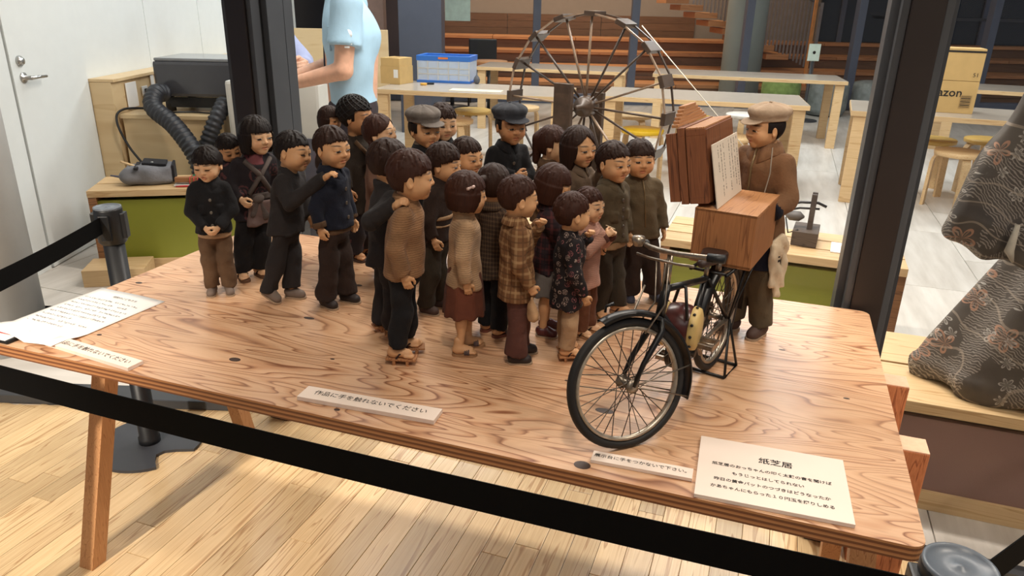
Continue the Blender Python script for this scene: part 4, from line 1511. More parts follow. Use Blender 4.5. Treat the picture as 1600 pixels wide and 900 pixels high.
# ================================================================== display table
def table_top_mat():
    t = NT('fir_plywood_face').set(.34)
    tc = t.n('ShaderNodeTexCoord')
    mp = t.n('ShaderNodeMapping'); mp.inputs['Scale'].default_value = (1.7, 9.5, 6)
    t.l(tc.outputs['Object'], mp.inputs[0])
    f = t.noise(mp.outputs[0], 1.0, 2.2, .48, .55)
    b = t.math('FRACT', t.math('MULTIPLY', f, 21))
    li, md, dk = srgb(212, 170, 134), srgb(196, 146, 108), srgb(126, 74, 46)
    c = t.ramp(b, [(0, li), (.35, li), (.74, md), (.90, dk), (.97, md), (1, li)])
    mp3 = t.n('ShaderNodeMapping'); mp3.inputs['Scale'].default_value = (1.6, 5, 4)
    t.l(tc.outputs['Object'], mp3.inputs[0])
    pt = t.noise(mp3.outputs[0], 1.6, 3, .6)
    c = t.mix(t.ramp(pt, [(.35, (0, 0, 0)), (.75, (.55, .55, .55))]), c, srgb(222, 180, 142))
    mp2 = t.n('ShaderNodeMapping'); mp2.inputs['Scale'].default_value = (12, 220, 100)
    t.l(tc.outputs['Object'], mp2.inputs[0])
    p = t.noise(mp2.outputs[0], 1, 3, .6)
    c = t.mix(t.ramp(p, [(.5, (0, 0, 0)), (.8, (.35, .35, .35))]), c, dk)
    t.l(c, t.b.inputs['Base Color'])
    t.bump(p, .10, .0004)
    return t.m
M_TOP = table_top_mat()
def ply_edge():
    t = NT('plywood_edge').set(.55)
    tc = t.n('ShaderNodeTexCoord'); sp = t.n('ShaderNodeSeparateXYZ'); t.l(tc.outputs['Object'], sp.inputs[0])
    mp = t.n('ShaderNodeMapping'); mp.inputs['Scale'].default_value = (14, 14, 60); t.l(tc.outputs['Object'], mp.inputs[0])
    n = t.noise(mp.outputs[0], 1, 3)
    z = t.math('FRACT', t.math('ADD', t.math('MULTIPLY', sp.outputs[2], 1 / .0092), t.math('MULTIPLY', n, .25)))
    c = t.ramp(z, [(0, srgb(196, 140, 92)), (.48, srgb(172, 112, 70)), (.52, srgb(112, 68, 42)), (.95, srgb(134, 84, 52)), (1, srgb(196, 140, 92))])
    t.l(c, t.b.inputs['Base Color'])
    return t.m
M_EDGE = ply_edge()
M_LEG = wood('cedar_leg', srgb(204, 152, 104), srgb(168, 112, 70), (60, 60, 2.5), 6, .55, .6)
TW, TD, TH = 1.82, .91, .026
tb = thing('display_table', 'long plywood display table on splayed timber legs', 'table', (TORG.x, TORG.y, 0), TYAW)
poly = []
rc = .022
for cx_, cy_, a0 in ((TW - rc, rc, -90), (TW - rc, TD - rc, 0), (rc, TD - rc, 90), (rc, rc, 180)):
    for i in range(7):
        a = R(a0 + 15 * i)
        poly.append((cx_ + rc * math.cos(a), cy_ + rc * math.sin(a)))
mb = MB().prism(poly, TT - TH, TT)
me_o = mb.build('table_top', M_TOP, tb)
me_o.data.materials.append(M_EDGE)
for p in me_o.data.polygons:
    if abs(p.normal.z) < .5:
        p.material_index = 1
for (tu, tv), (bu, bv) in (((.022, .315), (-.012, .140)), ((.022, .60), (-.012, .78)), ((1.78, .315), (1.832, .140)), ((1.78, .60), (1.832, .78))):
    a, b = Vector((bu, bv, 0)), Vector((tu, tv, TT - TH))
    w = .044 / 2
    vs = [(q.x + sx * w, q.y + sy * w, q.z) for q in (a, b) for sx, sy in ((-1, -1), (1, -1), (1, 1), (-1, 1))]
    obj_from('leg', vs, [(3, 2, 1, 0), (4, 5, 6, 7), (0, 1, 5, 4), (1, 2, 6, 5), (2, 3, 7, 6), (3, 0, 4, 7)], M_LEG, tb)
for u in (.045, 1.775):
    MB().box((u, TD / 2, TT - TH - .030), (.05, .50, .055), bev=.003).build('cross_beam', M_LEG, tb)
M_KNOT = plain('dark_knot', srgb(64, 44, 34), .5, var=.35, vscale=90)
for u, v, a, b in ((.557, .124, .013, .008), (1.319, .022, .014, .011), (1.315, .203, .018, .009), (.576, .361, .014, .006), (.573, .589, .011, .007), (.208, .113, .006, .004), (.858, .028, .006, .004),
                   (1.006, .051, .004, .003), (.045, .39, .010, .006), (1.22, .29, .006, .003), (1.62, .60, .007, .003), (1.74, .42, .006, .003), (.74, .20, .005, .003)):
    vs = [(u + a * math.cos(t), v + b * math.sin(t), TT + .0003) for t in [2 * math.pi * i / 16 for i in range(16)]]
    obj_from('knot', vs + [(x, y, TT - .002) for x, y, z in vs], [tuple(range(16))] + [(i, 16 + i, 16 + (i + 1) % 16, (i + 1) % 16) for i in range(16)], M_KNOT, tb)

# ---- notices lying on the table
M_SIGN = plain('pink_white_board', srgb(240, 222, 208), .7, var=.015)
M_SIGNE = plain('sign_edge_foam', srgb(196, 164, 140), .7)
M_WARMPAPER = plain('white_copy_paper', srgb(242, 238, 234), .7, var=.01)
def notice(label, u, v, ang, w, d, th, lines, name='notice_board', tilt=0.0):
    p = tab(u, v)
    t = thing(name, label, 'sign', (p.x, p.y, TT), TYAW + R(ang))
    Tm = Matrix.Translation((0, 0, .0004)) @ Matrix.Rotation(tilt, 4, 'X')
    o = MB().box((w / 2, d / 2, th / 2), (w, d, th), bev=.0004).build('board', M_SIGN, t)
    o.matrix_local = Tm
    for body, x, y, size, bold in lines:
        text_mesh('lettering', body, size, M_INK, t, Tm @ Matrix.Translation((x, y, th + .0003)), bold=bold)
    return t
notice('long pink-white notice strip at the middle of the table front', .772, .030, 3.2, .272, .042, .0085, [('作品に手を触れないでください', .137, .023, .0162, .00008)])
notice('pink-white notice strip partly under the white paper', .148, .030, -6.0, .252, .036, .008, [('作品に手を触れないでください', .128, .018, .0155, .00006)])
notice('short pink-white notice strip before the bicycle front wheel', 1.330, .033, 2.6, .162, .028, .0060, [('展示台に手をつかないで下さい。', .081, .0155, .0104, .00008)])
notice('square pink-white poem card near the right table corner', 1.499, .002, 2.5, .228, .170, .0065,
       [('紙芝居', .121, .123, .0178, .0003), ('紙芝居のおっちゃんの叩く太鼓の音を聞けば', .113, .093, .0091, .00018), ('もうじっとはしてられない', .108, .072, .0091, .00018),
        ('昨日の黄金バットのつづきはどうなったか', .113, .051, .0091, .00018), ('かあちゃんにもらった１０円玉を握りしめる', .113, .031, .0091, .00018)])
def scribble(parent, name, mat, rows, size, z, vertical=False, M=None, seed=5):
    """rows of tiny illegible pen-stroke glyphs"""
    r = random.Random(seed)
    mb = MB()
    for x, y, n in rows:
        for i in range(n):
            if r.random() < .06:
                continue
            ox, oy = (x, y - i * size) if vertical else (x + i * size, y)
            for k in range(r.randint(2, 4)):
                hx = r.choice((True, False))
                L, w = size * r.uniform(.35, .75), size * .085
                c = Vector((ox + r.uniform(-.2, .2) * size, oy + r.uniform(-.3, .3) * size, z))
                mb.box(c, (L, w, .0003) if hx else (w, L, .0003), rz=r.uniform(-.3, .3))
    o = mb.build(name, mat, parent)
    if M is not None:
        o.matrix_local = M
    return o
# A4 sheet, slightly lifted on the strip below it
def paper_sheet():
    p = tab(-.028, .031)
    t = thing('paper_sheet', 'white printed paper sheet at the left end of the table', 'paper', (p.x, p.y, TT), TYAW + R(-3.6))
    n, m = 10, 14
    hz = lambda x, y: .0016 + .0105 * max(0, min(1, (.125 - x) / .03)) * max(0, min(1, (.060 - y) / .03)) + .0085 * max(0, min(1, (x - .12) / .06)) * max(0, min(1, (.075 - y) / .04)) + .0008 * math.sin(x * 30 + y * 14)
    vs = [(x, y, hz(x, y)) for y in [.297 * j / m for j in range(m + 1)] for x in [.21 * i / n for i in range(n + 1)]]
    fs = [(j * (n + 1) + i, j * (n + 1) + i + 1, (j + 1) * (n + 1) + i + 1, (j + 1) * (n + 1) + i) for j in range(m) for i in range(n)]
    o = obj_from('sheet', vs, fs, M_WARMPAPER, t, smooth=True)
    sm = o.modifiers.new('s', 'SOLIDIFY')
    sm.thickness = .0004
    ink = plain('soft_print', srgb(96, 90, 90), .8)
    text_mesh('lettering', '昭和のこどもたち', .0098, ink, t, Matrix.Translation((.118, .262, .0034)), bold=.0001)
    scribble(t, 'fine_print', ink, [(.018, .236 - i * .0185, n) for i, n in enumerate((23, 22, 24, 24, 21, 23, 12, 22, 15))], .0076, .0034)
    return t
paper_sheet()
p = tab(-.066, .001)
cdr = thing('red_card', 'red and white card in black case under the paper corner', 'card', (p.x, p.y, TT), TYAW + R(1))
MB().box((.07, .03, .004), (.14, .06, .008), bev=.003).build('case', M_BLACK, cdr)
MB().box((.068, .028, .0085), (.134, .054, .002), bev=.001).build('white_face', M_WARMPAPER, cdr)
MB().box((.066, .036, .0098), (.12, .022, .0006)).build('red_band', plain('red_print2', srgb(204, 48, 60), .5), cdr)

# ---- two short timber posts beside the right end of the table
tr = thing('timber_trestle', 'low reddish timber trestle standing right of the display table', 'trestle', (0, 0, 0))
M_RED = wood('reddish_timber', srgb(188, 116, 74), srgb(128, 66, 36), (60, 60, 4), 5, .6, .6)
M_ENDG = plain('sawn_end_grain', srgb(222, 182, 152), .7, var=.08, vscale=60)
for px, py in ((1400, 594), (1428, 694)):
    c = onz(px, py, .55)
    MB().box((c.x, c.y, .274), (.056, .062, .548), rz=TYAW, bev=.003).build('post', M_RED, tr)
    MB().box((c.x, c.y, .5488), (.054, .060, .003), rz=TYAW, bev=.001).build('post_top', M_ENDG, tr)
ca, cb2 = onz(1400, 594, .55), onz(1428, 694, .55)
mid = (ca + cb2) / 2
MB().box((mid.x, mid.y, .16), ((ca - cb2).length, .04, .05), rz=math.atan2(ca.y - cb2.y, ca.x - cb2.x)).build('stretcher', M_RED, tr)

# ================================================================== belt barriers
M_POST = plain('black_powder_coat', srgb(24, 25, 28), .42, var=.08)
M_BASEP = plain('charcoal_base', srgb(58, 60, 66), .5, var=.05)
M_CAP = plain('grey_lid', srgb(104, 112, 122), .35, var=.05)
M_BELT = plain('black_webbing', srgb(7, 7, 8), .8, spec=.12, bump=.3, bscale=900)
def stanchion(label, x, y, h, rz=0.0):
    t = thing('belt_stanchion', label, 'stanchion', (x, y, 0), rz, 'black belt barrier posts')
    n, pts = 40, []
    for i in range(n + 1):
        a = R(-22 + 315 * i / n)
        pts.append((.17 * math.cos(a), .17 * math.sin(a)))
    pts += [(.05, -.115), (.045, -.085), (.065, -.064), (.10, -.06)]
    MB().prism(pts, 0, .010).build('base_plate', M_BASEP, t)
    MB().lathe([(.034, .010), (.034, .03), (.030, .034), (.030, h - .10)], 24).build('pole', M_POST, t)
    hd = MB().lathe([(.030, h - .115), (.036, h - .11), (.040, h - .105), (.040, h - .008), (.038, h - .002)], 28).build('head', M_POST, t)
    for a in (0, 90, 180, 270):
        MB().box((.040 * math.cos(R(a)), .040 * math.sin(R(a)), h - .056), (.016, .030, .078), rz=R(a), bev=.003).build('belt_slot', M_POST, hd)
    MB().lathe([(.0385, h - .006), (.0385, h + .001), (.035, h + .002), (.034, h - .001), (.006, h - .001), (.004, h + .001), (0, h + .001)], 32).build('lid', M_CAP, hd)
    return t
S1 = Vector((-1.209, 2.131, 0))
S2 = Vector((-1.235, 1.270, 0))
S3 = Vector((.506, .660, 0))
a_, b_ = onz(1500, 868, .79), onz(1600, 795, .79)
S4 = S3 + Vector(((b_ - a_).x, (b_ - a_).y, 0)).normalized() * 1.35
stanchion('black barrier post with flat base behind the left table leg', S1.x, S1.y, .823, R(8))
stanchion('black barrier post left of the table front, belt corner', S2.x, S2.y, .823, R(60))
stanchion('black barrier post with grey lid at the lower right corner', S3.x, S3.y, .845, R(-15))
stanchion('black barrier post at the far right end of belt', S4.x, S4.y, .835, R(30))
def belt(label, A, B, za, zb, wd=.050):
    d = (B - A).normalized()
    A2, B2 = A + d * .045, B - d * .045
    nrm = Vector((-d.y, d.x, 0)) * .0008
    n = 14
    vs, fs = [], []
    for i in range(n + 1):
        f = i / n
        p = A2.lerp(B2, f)
        z = za + (zb - za) * f - .012 * math.sin(math.pi * f)
        for q in (nrm, -nrm):
            vs += [(p.x + q.x, p.y + q.y, z - wd / 2), (p.x + q.x, p.y + q.y, z + wd / 2)]
    for i in range(n):
        b = i * 4
        fs += [(b, b + 4, b + 5, b + 1), (b + 2, b + 3, b + 7, b + 6), (b + 1, b + 5, b + 7, b + 3), (b, b + 2, b + 6, b + 4)]
    return tag(obj_from('barrier_belt', vs, fs, M_BELT), label, 'belt', 'black barrier belts')
belt('black barrier belt running along the whole table front', S2, S3, .790, .790)
belt('black barrier belt rising to the post left of the table', S2, S1, .785, .778)
belt('black barrier belt leaving the lower right post', S3, S4, .790, .790)

# ================================================================== kimono on a low platform
pk = gl(.40, 2.17)
bench('kimono_platform', 'low wooden platform with mauve panel under the kimono', (pk.x, pk.y, 0), TYAW, 1.6, .52, .36, M_MAUVE, 2)
def kimono():
    c = gl(1.05, 2.37, .364)
    t = thing('kimono', 'dark grey floral kimono hanging at the right edge', 'kimono', c, TYAW)
    M_K = NT('kimono_silk').set(.55, 0, .4)
    v = M_K.coord()
    base = M_K.ramp(M_K.noise(v, 6, 3), [(.3, srgb(62, 55, 50)), (.7, srgb(92, 84, 76))])
    # woven hatching
    hat = M_K.n('ShaderNodeTexWave', wave_type='BANDS', bands_direction='DIAGONAL'); hat.inputs['Scale'].default_value = 60; hat.inputs['Distortion'].default_value = 6; hat.inputs['Detail'].default_value = 1
    M_K.l(v, hat.inputs['Vector'])
    hm = M_K.math('MULTIPLY', M_K.math('GREATER_THAN', hat.outputs['Fac'], .7), M_K.math('GREATER_THAN', M_K.noise(v, 7, 2), .46))
    c1 = M_K.mix(M_K.math('MULTIPLY', hm, .5), base, srgb(176, 164, 152))
    def blossoms(scale, n, r0, amp, col, under, w):
        vo = M_K.n('ShaderNodeTexVoronoi'); vo.inputs['Scale'].default_value = scale; vo.inputs['Randomness'].default_value = .85
        M_K.l(v, vo.inputs['Vector'])
        sub = M_K.n('ShaderNodeVectorMath', operation='SUBTRACT'); M_K.l(v, sub.inputs[0]); M_K.l(vo.outputs['Position'], sub.inputs[1])
        sp = M_K.n('ShaderNodeSeparateXYZ'); M_K.l(sub.outputs[0], sp.inputs[0])
        ang = M_K.math('ARCTAN2', sp.outputs[0], sp.outputs[2])
        d = vo.outputs['Distance']
        edge = M_K.math('ADD', r0, M_K.math('MULTIPLY', M_K.math('ABSOLUTE', M_K.math('SINE', M_K.math('MULTIPLY', ang, n / 2))), amp))
        inside = M_K.math('SUBTRACT', edge, d)
        line = M_K.math('LESS_THAN', M_K.math('ABSOLUTE', inside), .030)
        vein = M_K.math('MULTIPLY', M_K.math('GREATER_THAN', M_K.math('SINE', M_K.math('MULTIPLY', ang, n * 3.0)), .35), M_K.math('GREATER_THAN', inside, 0.0))
        m = M_K.math('MINIMUM', M_K.math('ADD', line, M_K.math('MULTIPLY', vein, .55)), 1.0)
        keep = M_K.math('GREATER_THAN', vo.outputs['Color'], .42)
        return M_K.mix(M_K.math('MULTIPLY', M_K.math('MULTIPLY', m, keep), w), under, col)
    c2 = blossoms(9, 5, .14, .20, srgb(190, 140, 112), c1, .65)
    c2 = blossoms(16, 6, .08, .24, srgb(198, 190, 180), c2, .60)
    wv = M_K.n('ShaderNodeTexWave', wave_type='RINGS'); wv.inputs['Scale'].default_value = 5; wv.inputs['Distortion'].default_value = 9; wv.inputs['Detail'].default_value = 1
    M_K.l(v, wv.inputs['Vector'])
    c3 = M_K.mix(M_K.math('MULTIPLY', M_K.math('GREATER_THAN', wv.outputs['Fac'], .985), .35), c2, srgb(188, 170, 150))
    M_K.l(c3, M_K.b.inputs['Base Color'])
    M_K.bump(M_K.noise(v, 30, 2), .2, .003)
    O = [op_tube([(.0, .52, .21), (.03, .53, .215), (.12, .50, .21), (.30, .42, .19), (.50, .33, .17), (.75, .24, .15), (1.0, .22, .14), (1.2, .14, .11)], .02),
         op_fn(lambda X, Y, Z: (.010 * np.sin(9 * np.arctan2(X * .42, Y) + 1.2 * Z) * np.clip(1.0 - Z, 0, 1) - .004 * np.exp(-((Z - .055) / .012) ** 2)).astype(f32), 'd')]
    V, Q = sdf_mesh(O, .015)
    np_obj('robe_body', V, Q, M_K.m, t)
    O = [op_box((-.325, -.13, .76), (.34, .075, .70), .03, .02, Rm=Matrix.Rotation(R(17), 3, 'Y')), op_cone((-.1, -.05, 1.14), (-.26, -.10, 1.08), .10, .08, .06),
         op_fn(lambda X, Y, Z: (.007 * np.sin(38 * X + 9 * Z) + .004 * np.sin(61 * X - 12 * Z + 1)).astype(f32), 'd')]
    V, Q = sdf_mesh(O, .010)
    np_obj('sleeve', V, Q, M_K.m, t)
    MB().tube([(-.42, -.185, .54), (-.425, -.19, .47), (-.41, -.19, .44)], [.006, .012, .003], 8).build('tassel', fabric('pale_tassel', srgb(190, 180, 164)), t)
    MB().tube([(-.9, .02, 1.14), (.9, .02, 1.14)], .015, 10).build('hanging_bar', M_BLACK, t)
    MB().tube([(.3, .02, 0), (.3, .02, 1.14)], .015, 10).build('stand_pole', M_BLACK, t)
kimono()
# ================================================================== bicycle
def bicycle():
    Rp, Fp = Vector((.416, 1.380)), Vector((.207, 1.076))
    hd = math.atan2((Fp - Rp).y, (Fp - Rp).x)
    t = thing('bicycle', 'old black model bicycle with rod brakes carrying the wooden box', 'bicycle', (Rp.x, Rp.y, TT), hd)
    wb, r = (Fp - Rp).length, .113
    blk = plain('bike_black_paint', srgb(20, 18, 18), .35, .2, var=.2, vscale=60)
    stl = plain('worn_nickel', srgb(150, 138, 124), .35, .85, var=.3, vscale=90)
    rub = plain('tyre_rubber', srgb(26, 23, 22), .65, var=.15)
    rimm = plain('rim_steel', srgb(176, 164, 148), .32, .7, var=.2, vscale=60)
    spk = plain('spoke_steel', srgb(92, 84, 76), .4, .8)
    lea = plain('saddle_leather', srgb(52, 34, 28), .5, var=.2)
    # steering: everything in front of the head tube turns about its axis
    ht, hb = Vector((wb - .088, 0, .268)), Vector((wb - .070, 0, .215))
    SM = Matrix.Translation(hb) @ Matrix.Rotation(R(-33), 4, (ht - hb).normalized()) @ Matrix.Translation(-hb)
    I4 = Matrix.Identity(4)
    def ring(R_, rr, n=56, m=8, sq=1.0):
        vs, fs = [], []
        for i in range(n):
            a = 2 * math.pi * i / n
            for k in range(m):
                b = 2 * math.pi * k / m
                q = R_ + rr * math.cos(b)
                vs.append((q * math.cos(a), rr * sq * math.sin(b), q * math.sin(a)))
        for i in range(n):
            for k in range(m):
                j = (i + 1) % n
                fs.append((i * m + k, i * m + (k + 1) % m, j * m + (k + 1) % m, j * m + k))
        return vs, fs
    def wheel(nm, C, X):
        vs, fs = ring(r - .0075, .0075)
        T = X @ Matrix.Translation(C)
        ty = obj_from(nm, [T @ Vector(v) for v in vs], fs, rub, t, smooth=True)
        vs, fs = ring(r - .0175, .0042, m=6, sq=1.5)
        obj_from('rim', [T @ Vector(v) for v in vs], fs, rimm, ty, smooth=True)
        mb = MB().lathe([(.005, -.020), (.012, -.018), (.012, -.014), (.006, -.012), (.006, .012), (.012, .014), (.012, .018), (.005, .020)], 14, C, Matrix.Rotation(math.pi / 2, 4, 'X'))
        h = mb.build('hub', stl, ty)
        h.matrix_local = X
        n = 32
        for i in range(n):
            a = 2 * math.pi * i / n
            sd = 1 if i % 2 else -1
            tw = .55 if (i // 2) % 2 else -.55
            p0 = Vector((.011 * math.cos(a + tw * 2), sd * .015, .011 * math.sin(a + tw * 2)))
            p1 = Vector(((r - .018) * math.cos(a), 0, (r - .018) * math.sin(a)))
            MB().tube([T @ p0, T @ p1], .0009, 4, caps=False).build('spoke', spk, ty)
        return ty
    RC, FC = Vector((0, 0, r)), Vector((wb, 0, r))
    wheel('rear_wheel', RC, I4)
    wheel('front_wheel', FC, SM)
    def fender(C, a0, a1, X):
        vs, fs = [], []
        n = 26
        for i in range(n + 1):
            a = R(a0 + (a1 - a0) * i / n)
            for y, dr in ((-.014, .0), (-.010, .007), (0, .0095), (.010, .007), (.014, .0), (.010, .0045), (0, .007), (-.010, .0045)):
                q = r + .004 + dr
                vs.append(X @ (C + Vector((q * math.cos(a), y, q * math.sin(a)))))
        for i in range(n):
            for k in range(8):
                fs.append((i * 8 + k, i * 8 + (k + 1) % 8, (i + 1) * 8 + (k + 1) % 8, (i + 1) * 8 + k))
        return obj_from('mudguard', vs, fs, blk, t, smooth=True)
    ff = fender(FC, 70, 205, SM)
    fender(RC, 20, 190, I4)
    for s_ in (-1, 1):
        MB().tube([SM @ (FC + Vector((0, s_ * .018, 0))), SM @ (FC + Vector((-(r + .006) * .93, s_ * .012, -(r + .006) * .38)))], .0014, 5).build('mudguard_stay', stl, ff)
        MB().tube([SM @ (FC + Vector((0, s_ * .018, 0))), SM @ (FC + Vector((-(r + .006), s_ * .012, .01)))], .0014, 5).build('mudguard_stay', stl, ff)
    MB().tube([SM @ (FC + Vector((.030, -.004, r + .016))), SM @ (FC + Vector((.030, .0, r + .026))), SM @ (FC + Vector((.018, .006, r + .030)))], .0026, 6).build('mudguard_mark', blk, ff)
    # frame
    bb, st, sb_ = Vector((.155, 0, .098)), Vector((.098, 0, .228)), Vector((.155, 0, .098))
    fr = MB()
    fr.tube([ht, hb], .0082, 12)
    fr.tube([st + Vector((0, 0, -.006)), ht + Vector((.002, 0, -.008))], .0062, 10)
    fr.tube([bb, hb + Vector((-.002, 0, .006))], .0066, 10)
    fr.tube([bb, st], .0062, 10)
    fr.lathe([(.010, -.018), (.010, .018)], 14, bb, Matrix.Rotation(math.pi / 2, 4, 'X'))
    fr.build('frame', blk, t)
    for s_ in (-1, 1):
        MB().tube([bb + Vector((0, s_ * .010, 0)), RC + Vector((0, s_ * .020, 0))], .0042, 8).build('chain_stay', stl, t)
        MB().tube([st + Vector((0, s_ * .006, -.004)), RC + Vector((0, s_ * .020, 0))], .0038, 8).build('seat_stay', blk, t)
        MB().tube([SM @ (hb + Vector((.002, s_ * .006, -.002))), SM @ (hb + Vector((.008, s_ * .017, -.020))), SM @ (Vector((wb - .022, s_ * .019, r + .035))), SM @ (FC + Vector((0, s_ * .019, 0)))], [.006, .006, .0045, .0035], 8).build('fork_blade', blk, t)
    # stem, handlebar, rod brakes
    tp = SM @ (ht + Vector((-.010, 0, .050)))
    MB().tube([SM @ ht, tp], .0052, 10).tube([SM @ (ht + Vector((.010, 0, -.01))), SM @ (ht + Vector((0, 0, .042)))], .0022, 6).build('stem', stl, t)
    hbm = MB()
    hbm.tube([SM @ (ht + Vector(p)) for p in ((-.030, .104, .051), (-.018, .084, .053), (-.009, .060, .054), (-.006, .025, .053), (-.006, -.025, .053), (-.009, -.060, .054), (-.018, -.084, .053), (-.030, -.104, .051))], .0046, 10)
    hb_o = hbm.build('handlebar', stl, t)
    MB().tube([SM @ (ht + Vector(p)) for p in ((.004, .080, .042), (.006, .040, .040), (.006, -.040, .040), (.004, -.080, .042))], .0024, 8).build('brake_lever', stl, hb_o)
    for s_ in (-1, 1):
        MB().tube([SM @ (ht + Vector((-.019, s_ * .085, .0530))), SM @ (ht + Vector((-.033, s_ * .108, .0508)))], .0072, 10).build('grip', M_BLACK, hb_o)
        MB().tube([SM @ (ht + Vector((.006, s_ * .018, .040))), SM @ (ht + Vector((.016, s_ * .014, -.03))), SM @ (Vector((wb - .03, s_ * .016, r + .085)))], .0016, 6).build('brake_rod', stl, hb_o)
    MB().lathe([(0, -.011), (.008, -.009), (.012, 0), (.011, .007), (0, .009)], 16, SM @ (ht + Vector((.000, -.080, .064)))).build('bell', stl, hb_o)
    MB().tube([SM @ (ht + Vector((.03, -.02, .0))), SM @ (ht + Vector((.052, -.03, -.05))), SM @ Vector((wb + .02, -.02, r + .11))], .0018, 6).build('brake_cable', stl, t)
    # saddle
    V, Q = sdf_mesh([op_cone((-.030, 0, 0), (.035, 0, -.002), .022, .008, .01, sq=(1, 1.15)), op_fn(lambda X, Y, Z: np.maximum(-.010 - Z, Z - .007) + 0 * X + 0 * Y)], .0025)
    V = V + np.array((st.x - .008, 0, .262), dtype=f32)
    sd = np_obj('saddle', V, Q, lea, t)
    for y in (-.014, .014):
        MB().lathe([(.006, 0), (.006, .018)], 8, (st.x - .026, y, .236)).build('saddle_spring', stl, sd)
    MB().tube([st, st + Vector((-.008, 0, .030))], .0045, 8).build('seat_post', stl, t)
    # crank, pedals, chain case
    MB().lathe([(.030, -.002), (.034, 0), (.030, .002)], 28, bb + Vector((0, -.016, 0)), Matrix.Rotation(math.pi / 2, 4, 'X')).build('chain_ring', stl, t)
    mb = MB()
    n = 14
    pl = [(bb.x + .040 * math.cos(R(-90 + 180 * i / n)), bb.z + .040 * math.sin(R(-90 + 180 * i / n))) for i in range(n + 1)] + [(.03 * math.cos(R(90 + 180 * i / n)), r + .026 * math.sin(R(90 + 180 * i / n))) for i in range(n + 1)]
    mb.prism(pl, .018, .026, Matrix.Rotation(math.pi / 2, 4, 'X'))
    mb.build('chain_case', blk, t)
    for s_, d in ((-1, Vector((-.030, 0, -.038))), (1, Vector((.030, 0, .038)))):
        c0 = bb + Vector((0, s_ * .028, 0))
        MB().tube([c0, c0 + d], .0042, 8).build('crank', stl, t)
        c1 = c0 + d + Vector((0, s_ * .020, 0))
        pm = MB()
        for dx in (-.016, .016):
            pm.box(c1 + Vector((dx, 0, 0)), (.006, .032, .009), bev=.001)
        pm.box(c1 + Vector((0, .015, 0)), (.036, .003, .010)).box(c1 + Vector((0, -.015, 0)), (.036, .003, .010)).tube([c0 + d, c1 + Vector((0, s_ * .016, 0))], .003, 6)
        pm.build('pedal', stl, t)
    # rear stand
    sm = MB()
    for s_ in (-1, 1):
        sm.tube([RC + Vector((0, s_ * .026, 0)), (-.030, s_ * .044, .004), (.040, s_ * .044, .004), RC + Vector((0, s_ * .026, 0))], .0028, 6)
    sm.tube([(-.030, -.044, .004), (-.030, .044, .004)], .0032, 6).tube([(.040, -.044, .004), (.040, .044, .004)], .0032, 6)
    sm.build('rear_stand', blk, t)
    # carrier
    cm = MB()
    for y in (-.035, .035):
        cm.tube([(-.16, y, .2325), (.085, y, .2325)], .0035, 6)
    for x in (-.155, -.09, -.03, .03, .08):
        cm.tube([(x, -.035, .2325), (x, .035, .2325)], .0030, 6)
    for s_ in (-1, 1):
        cm.tube([RC + Vector((0, s_ * .024, 0)), (-.04, s_ * .035, .2325)], .0026, 6)
        cm.tube([RC + Vector((0, s_ * .024, 0)), (-.12, s_ * .035, .2325)], .0022, 6)
    cm.build('luggage_carrier', blk, t)
    return t, Rp, hd
BIKE, BR_, BH = bicycle()
def bp(x, y, z):
    c, s = math.cos(BH), math.sin(BH)
    return Vector((BR_.x + c * x - s * y, BR_.y + s * x + c * y, TT + z))

# ---- drum slung in the frame
dr = thing('taiko_drum', 'small maroon drum with cream studded heads slung on bicycle frame', 'drum', bp(.205, .0, .165), BH + R(10))
Mx = Matrix.Rotation(math.pi / 2, 4, 'X') @ Matrix.Identity(4)
MB().lathe([(.034, -.030), (.041, -.015), (.043, 0), (.041, .015), (.034, .030)], 28, (0, 0, 0), Mx).build('drum_body', plain('maroon_lacquer', srgb(70, 26, 24), .3, var=.15), dr)
for s_ in (-1, 1):
    MB().lathe([(.0365, .020), (.0405, .023), (.0375, .034), (.030, .037), (0, .037)], 28, (0, 0, 0), Mx @ Matrix.Diagonal((1, 1, s_, 1))).build('drum_head', plain('cream_hide', srgb(206, 176, 112), .5), dr)
    for i in range(12):
        a = 2 * math.pi * i / 12
        MB().lathe([(.0030, 0), (.0020, .002), (0, .0026)], 8, (.0400 * math.cos(a), s_ * -.028, .0400 * math.sin(a)), Matrix.Rotation(a, 4, 'Y').inverted() @ Matrix.Rotation(math.pi / 2, 4, 'Y')).build('stud', M_BLACK, dr)
MB().tube([(-.03, -.02, .03), (-.02, -.01, .07), (.03, .01, .085), (.04, .02, .03)], .0030, 6).build('strap', M_BLACK, dr)

# ---- wooden story box with the folding paper theatre
M_CEDAR = wood('story_box_cedar', srgb(172, 116, 72), srgb(126, 78, 46), (60, 60, 2.5), 5, .5, .7, rand=False)
M_CEDARH = wood('story_box_cedar_top', srgb(192, 138, 92), srgb(150, 98, 60), (5, 50, 50), 5, .45, .6, rand=False)
M_CEDARD = wood('stage_dark_cedar', srgb(140, 86, 54), srgb(92, 52, 32), (60, 60, 2.5), 5, .5, .7, rand=False)
BXA = R(-119.5)
bc = Vector((.443, 1.424))
sbx = thing('story_box', 'plain cedar story box on the bicycle carrier', 'box', (bc.x, bc.y, TT + .2365), BXA)
LX, WY_, HZ = .198, .116, .106
th = .006
MB().box((0, 0, HZ - th / 2), (LX, WY_, th), bev=.0008).build('lid', M_CEDARH, sbx)
MB().box((0, 0, th / 2), (LX, WY_, th)).build('bottom', M_CEDAR, sbx)
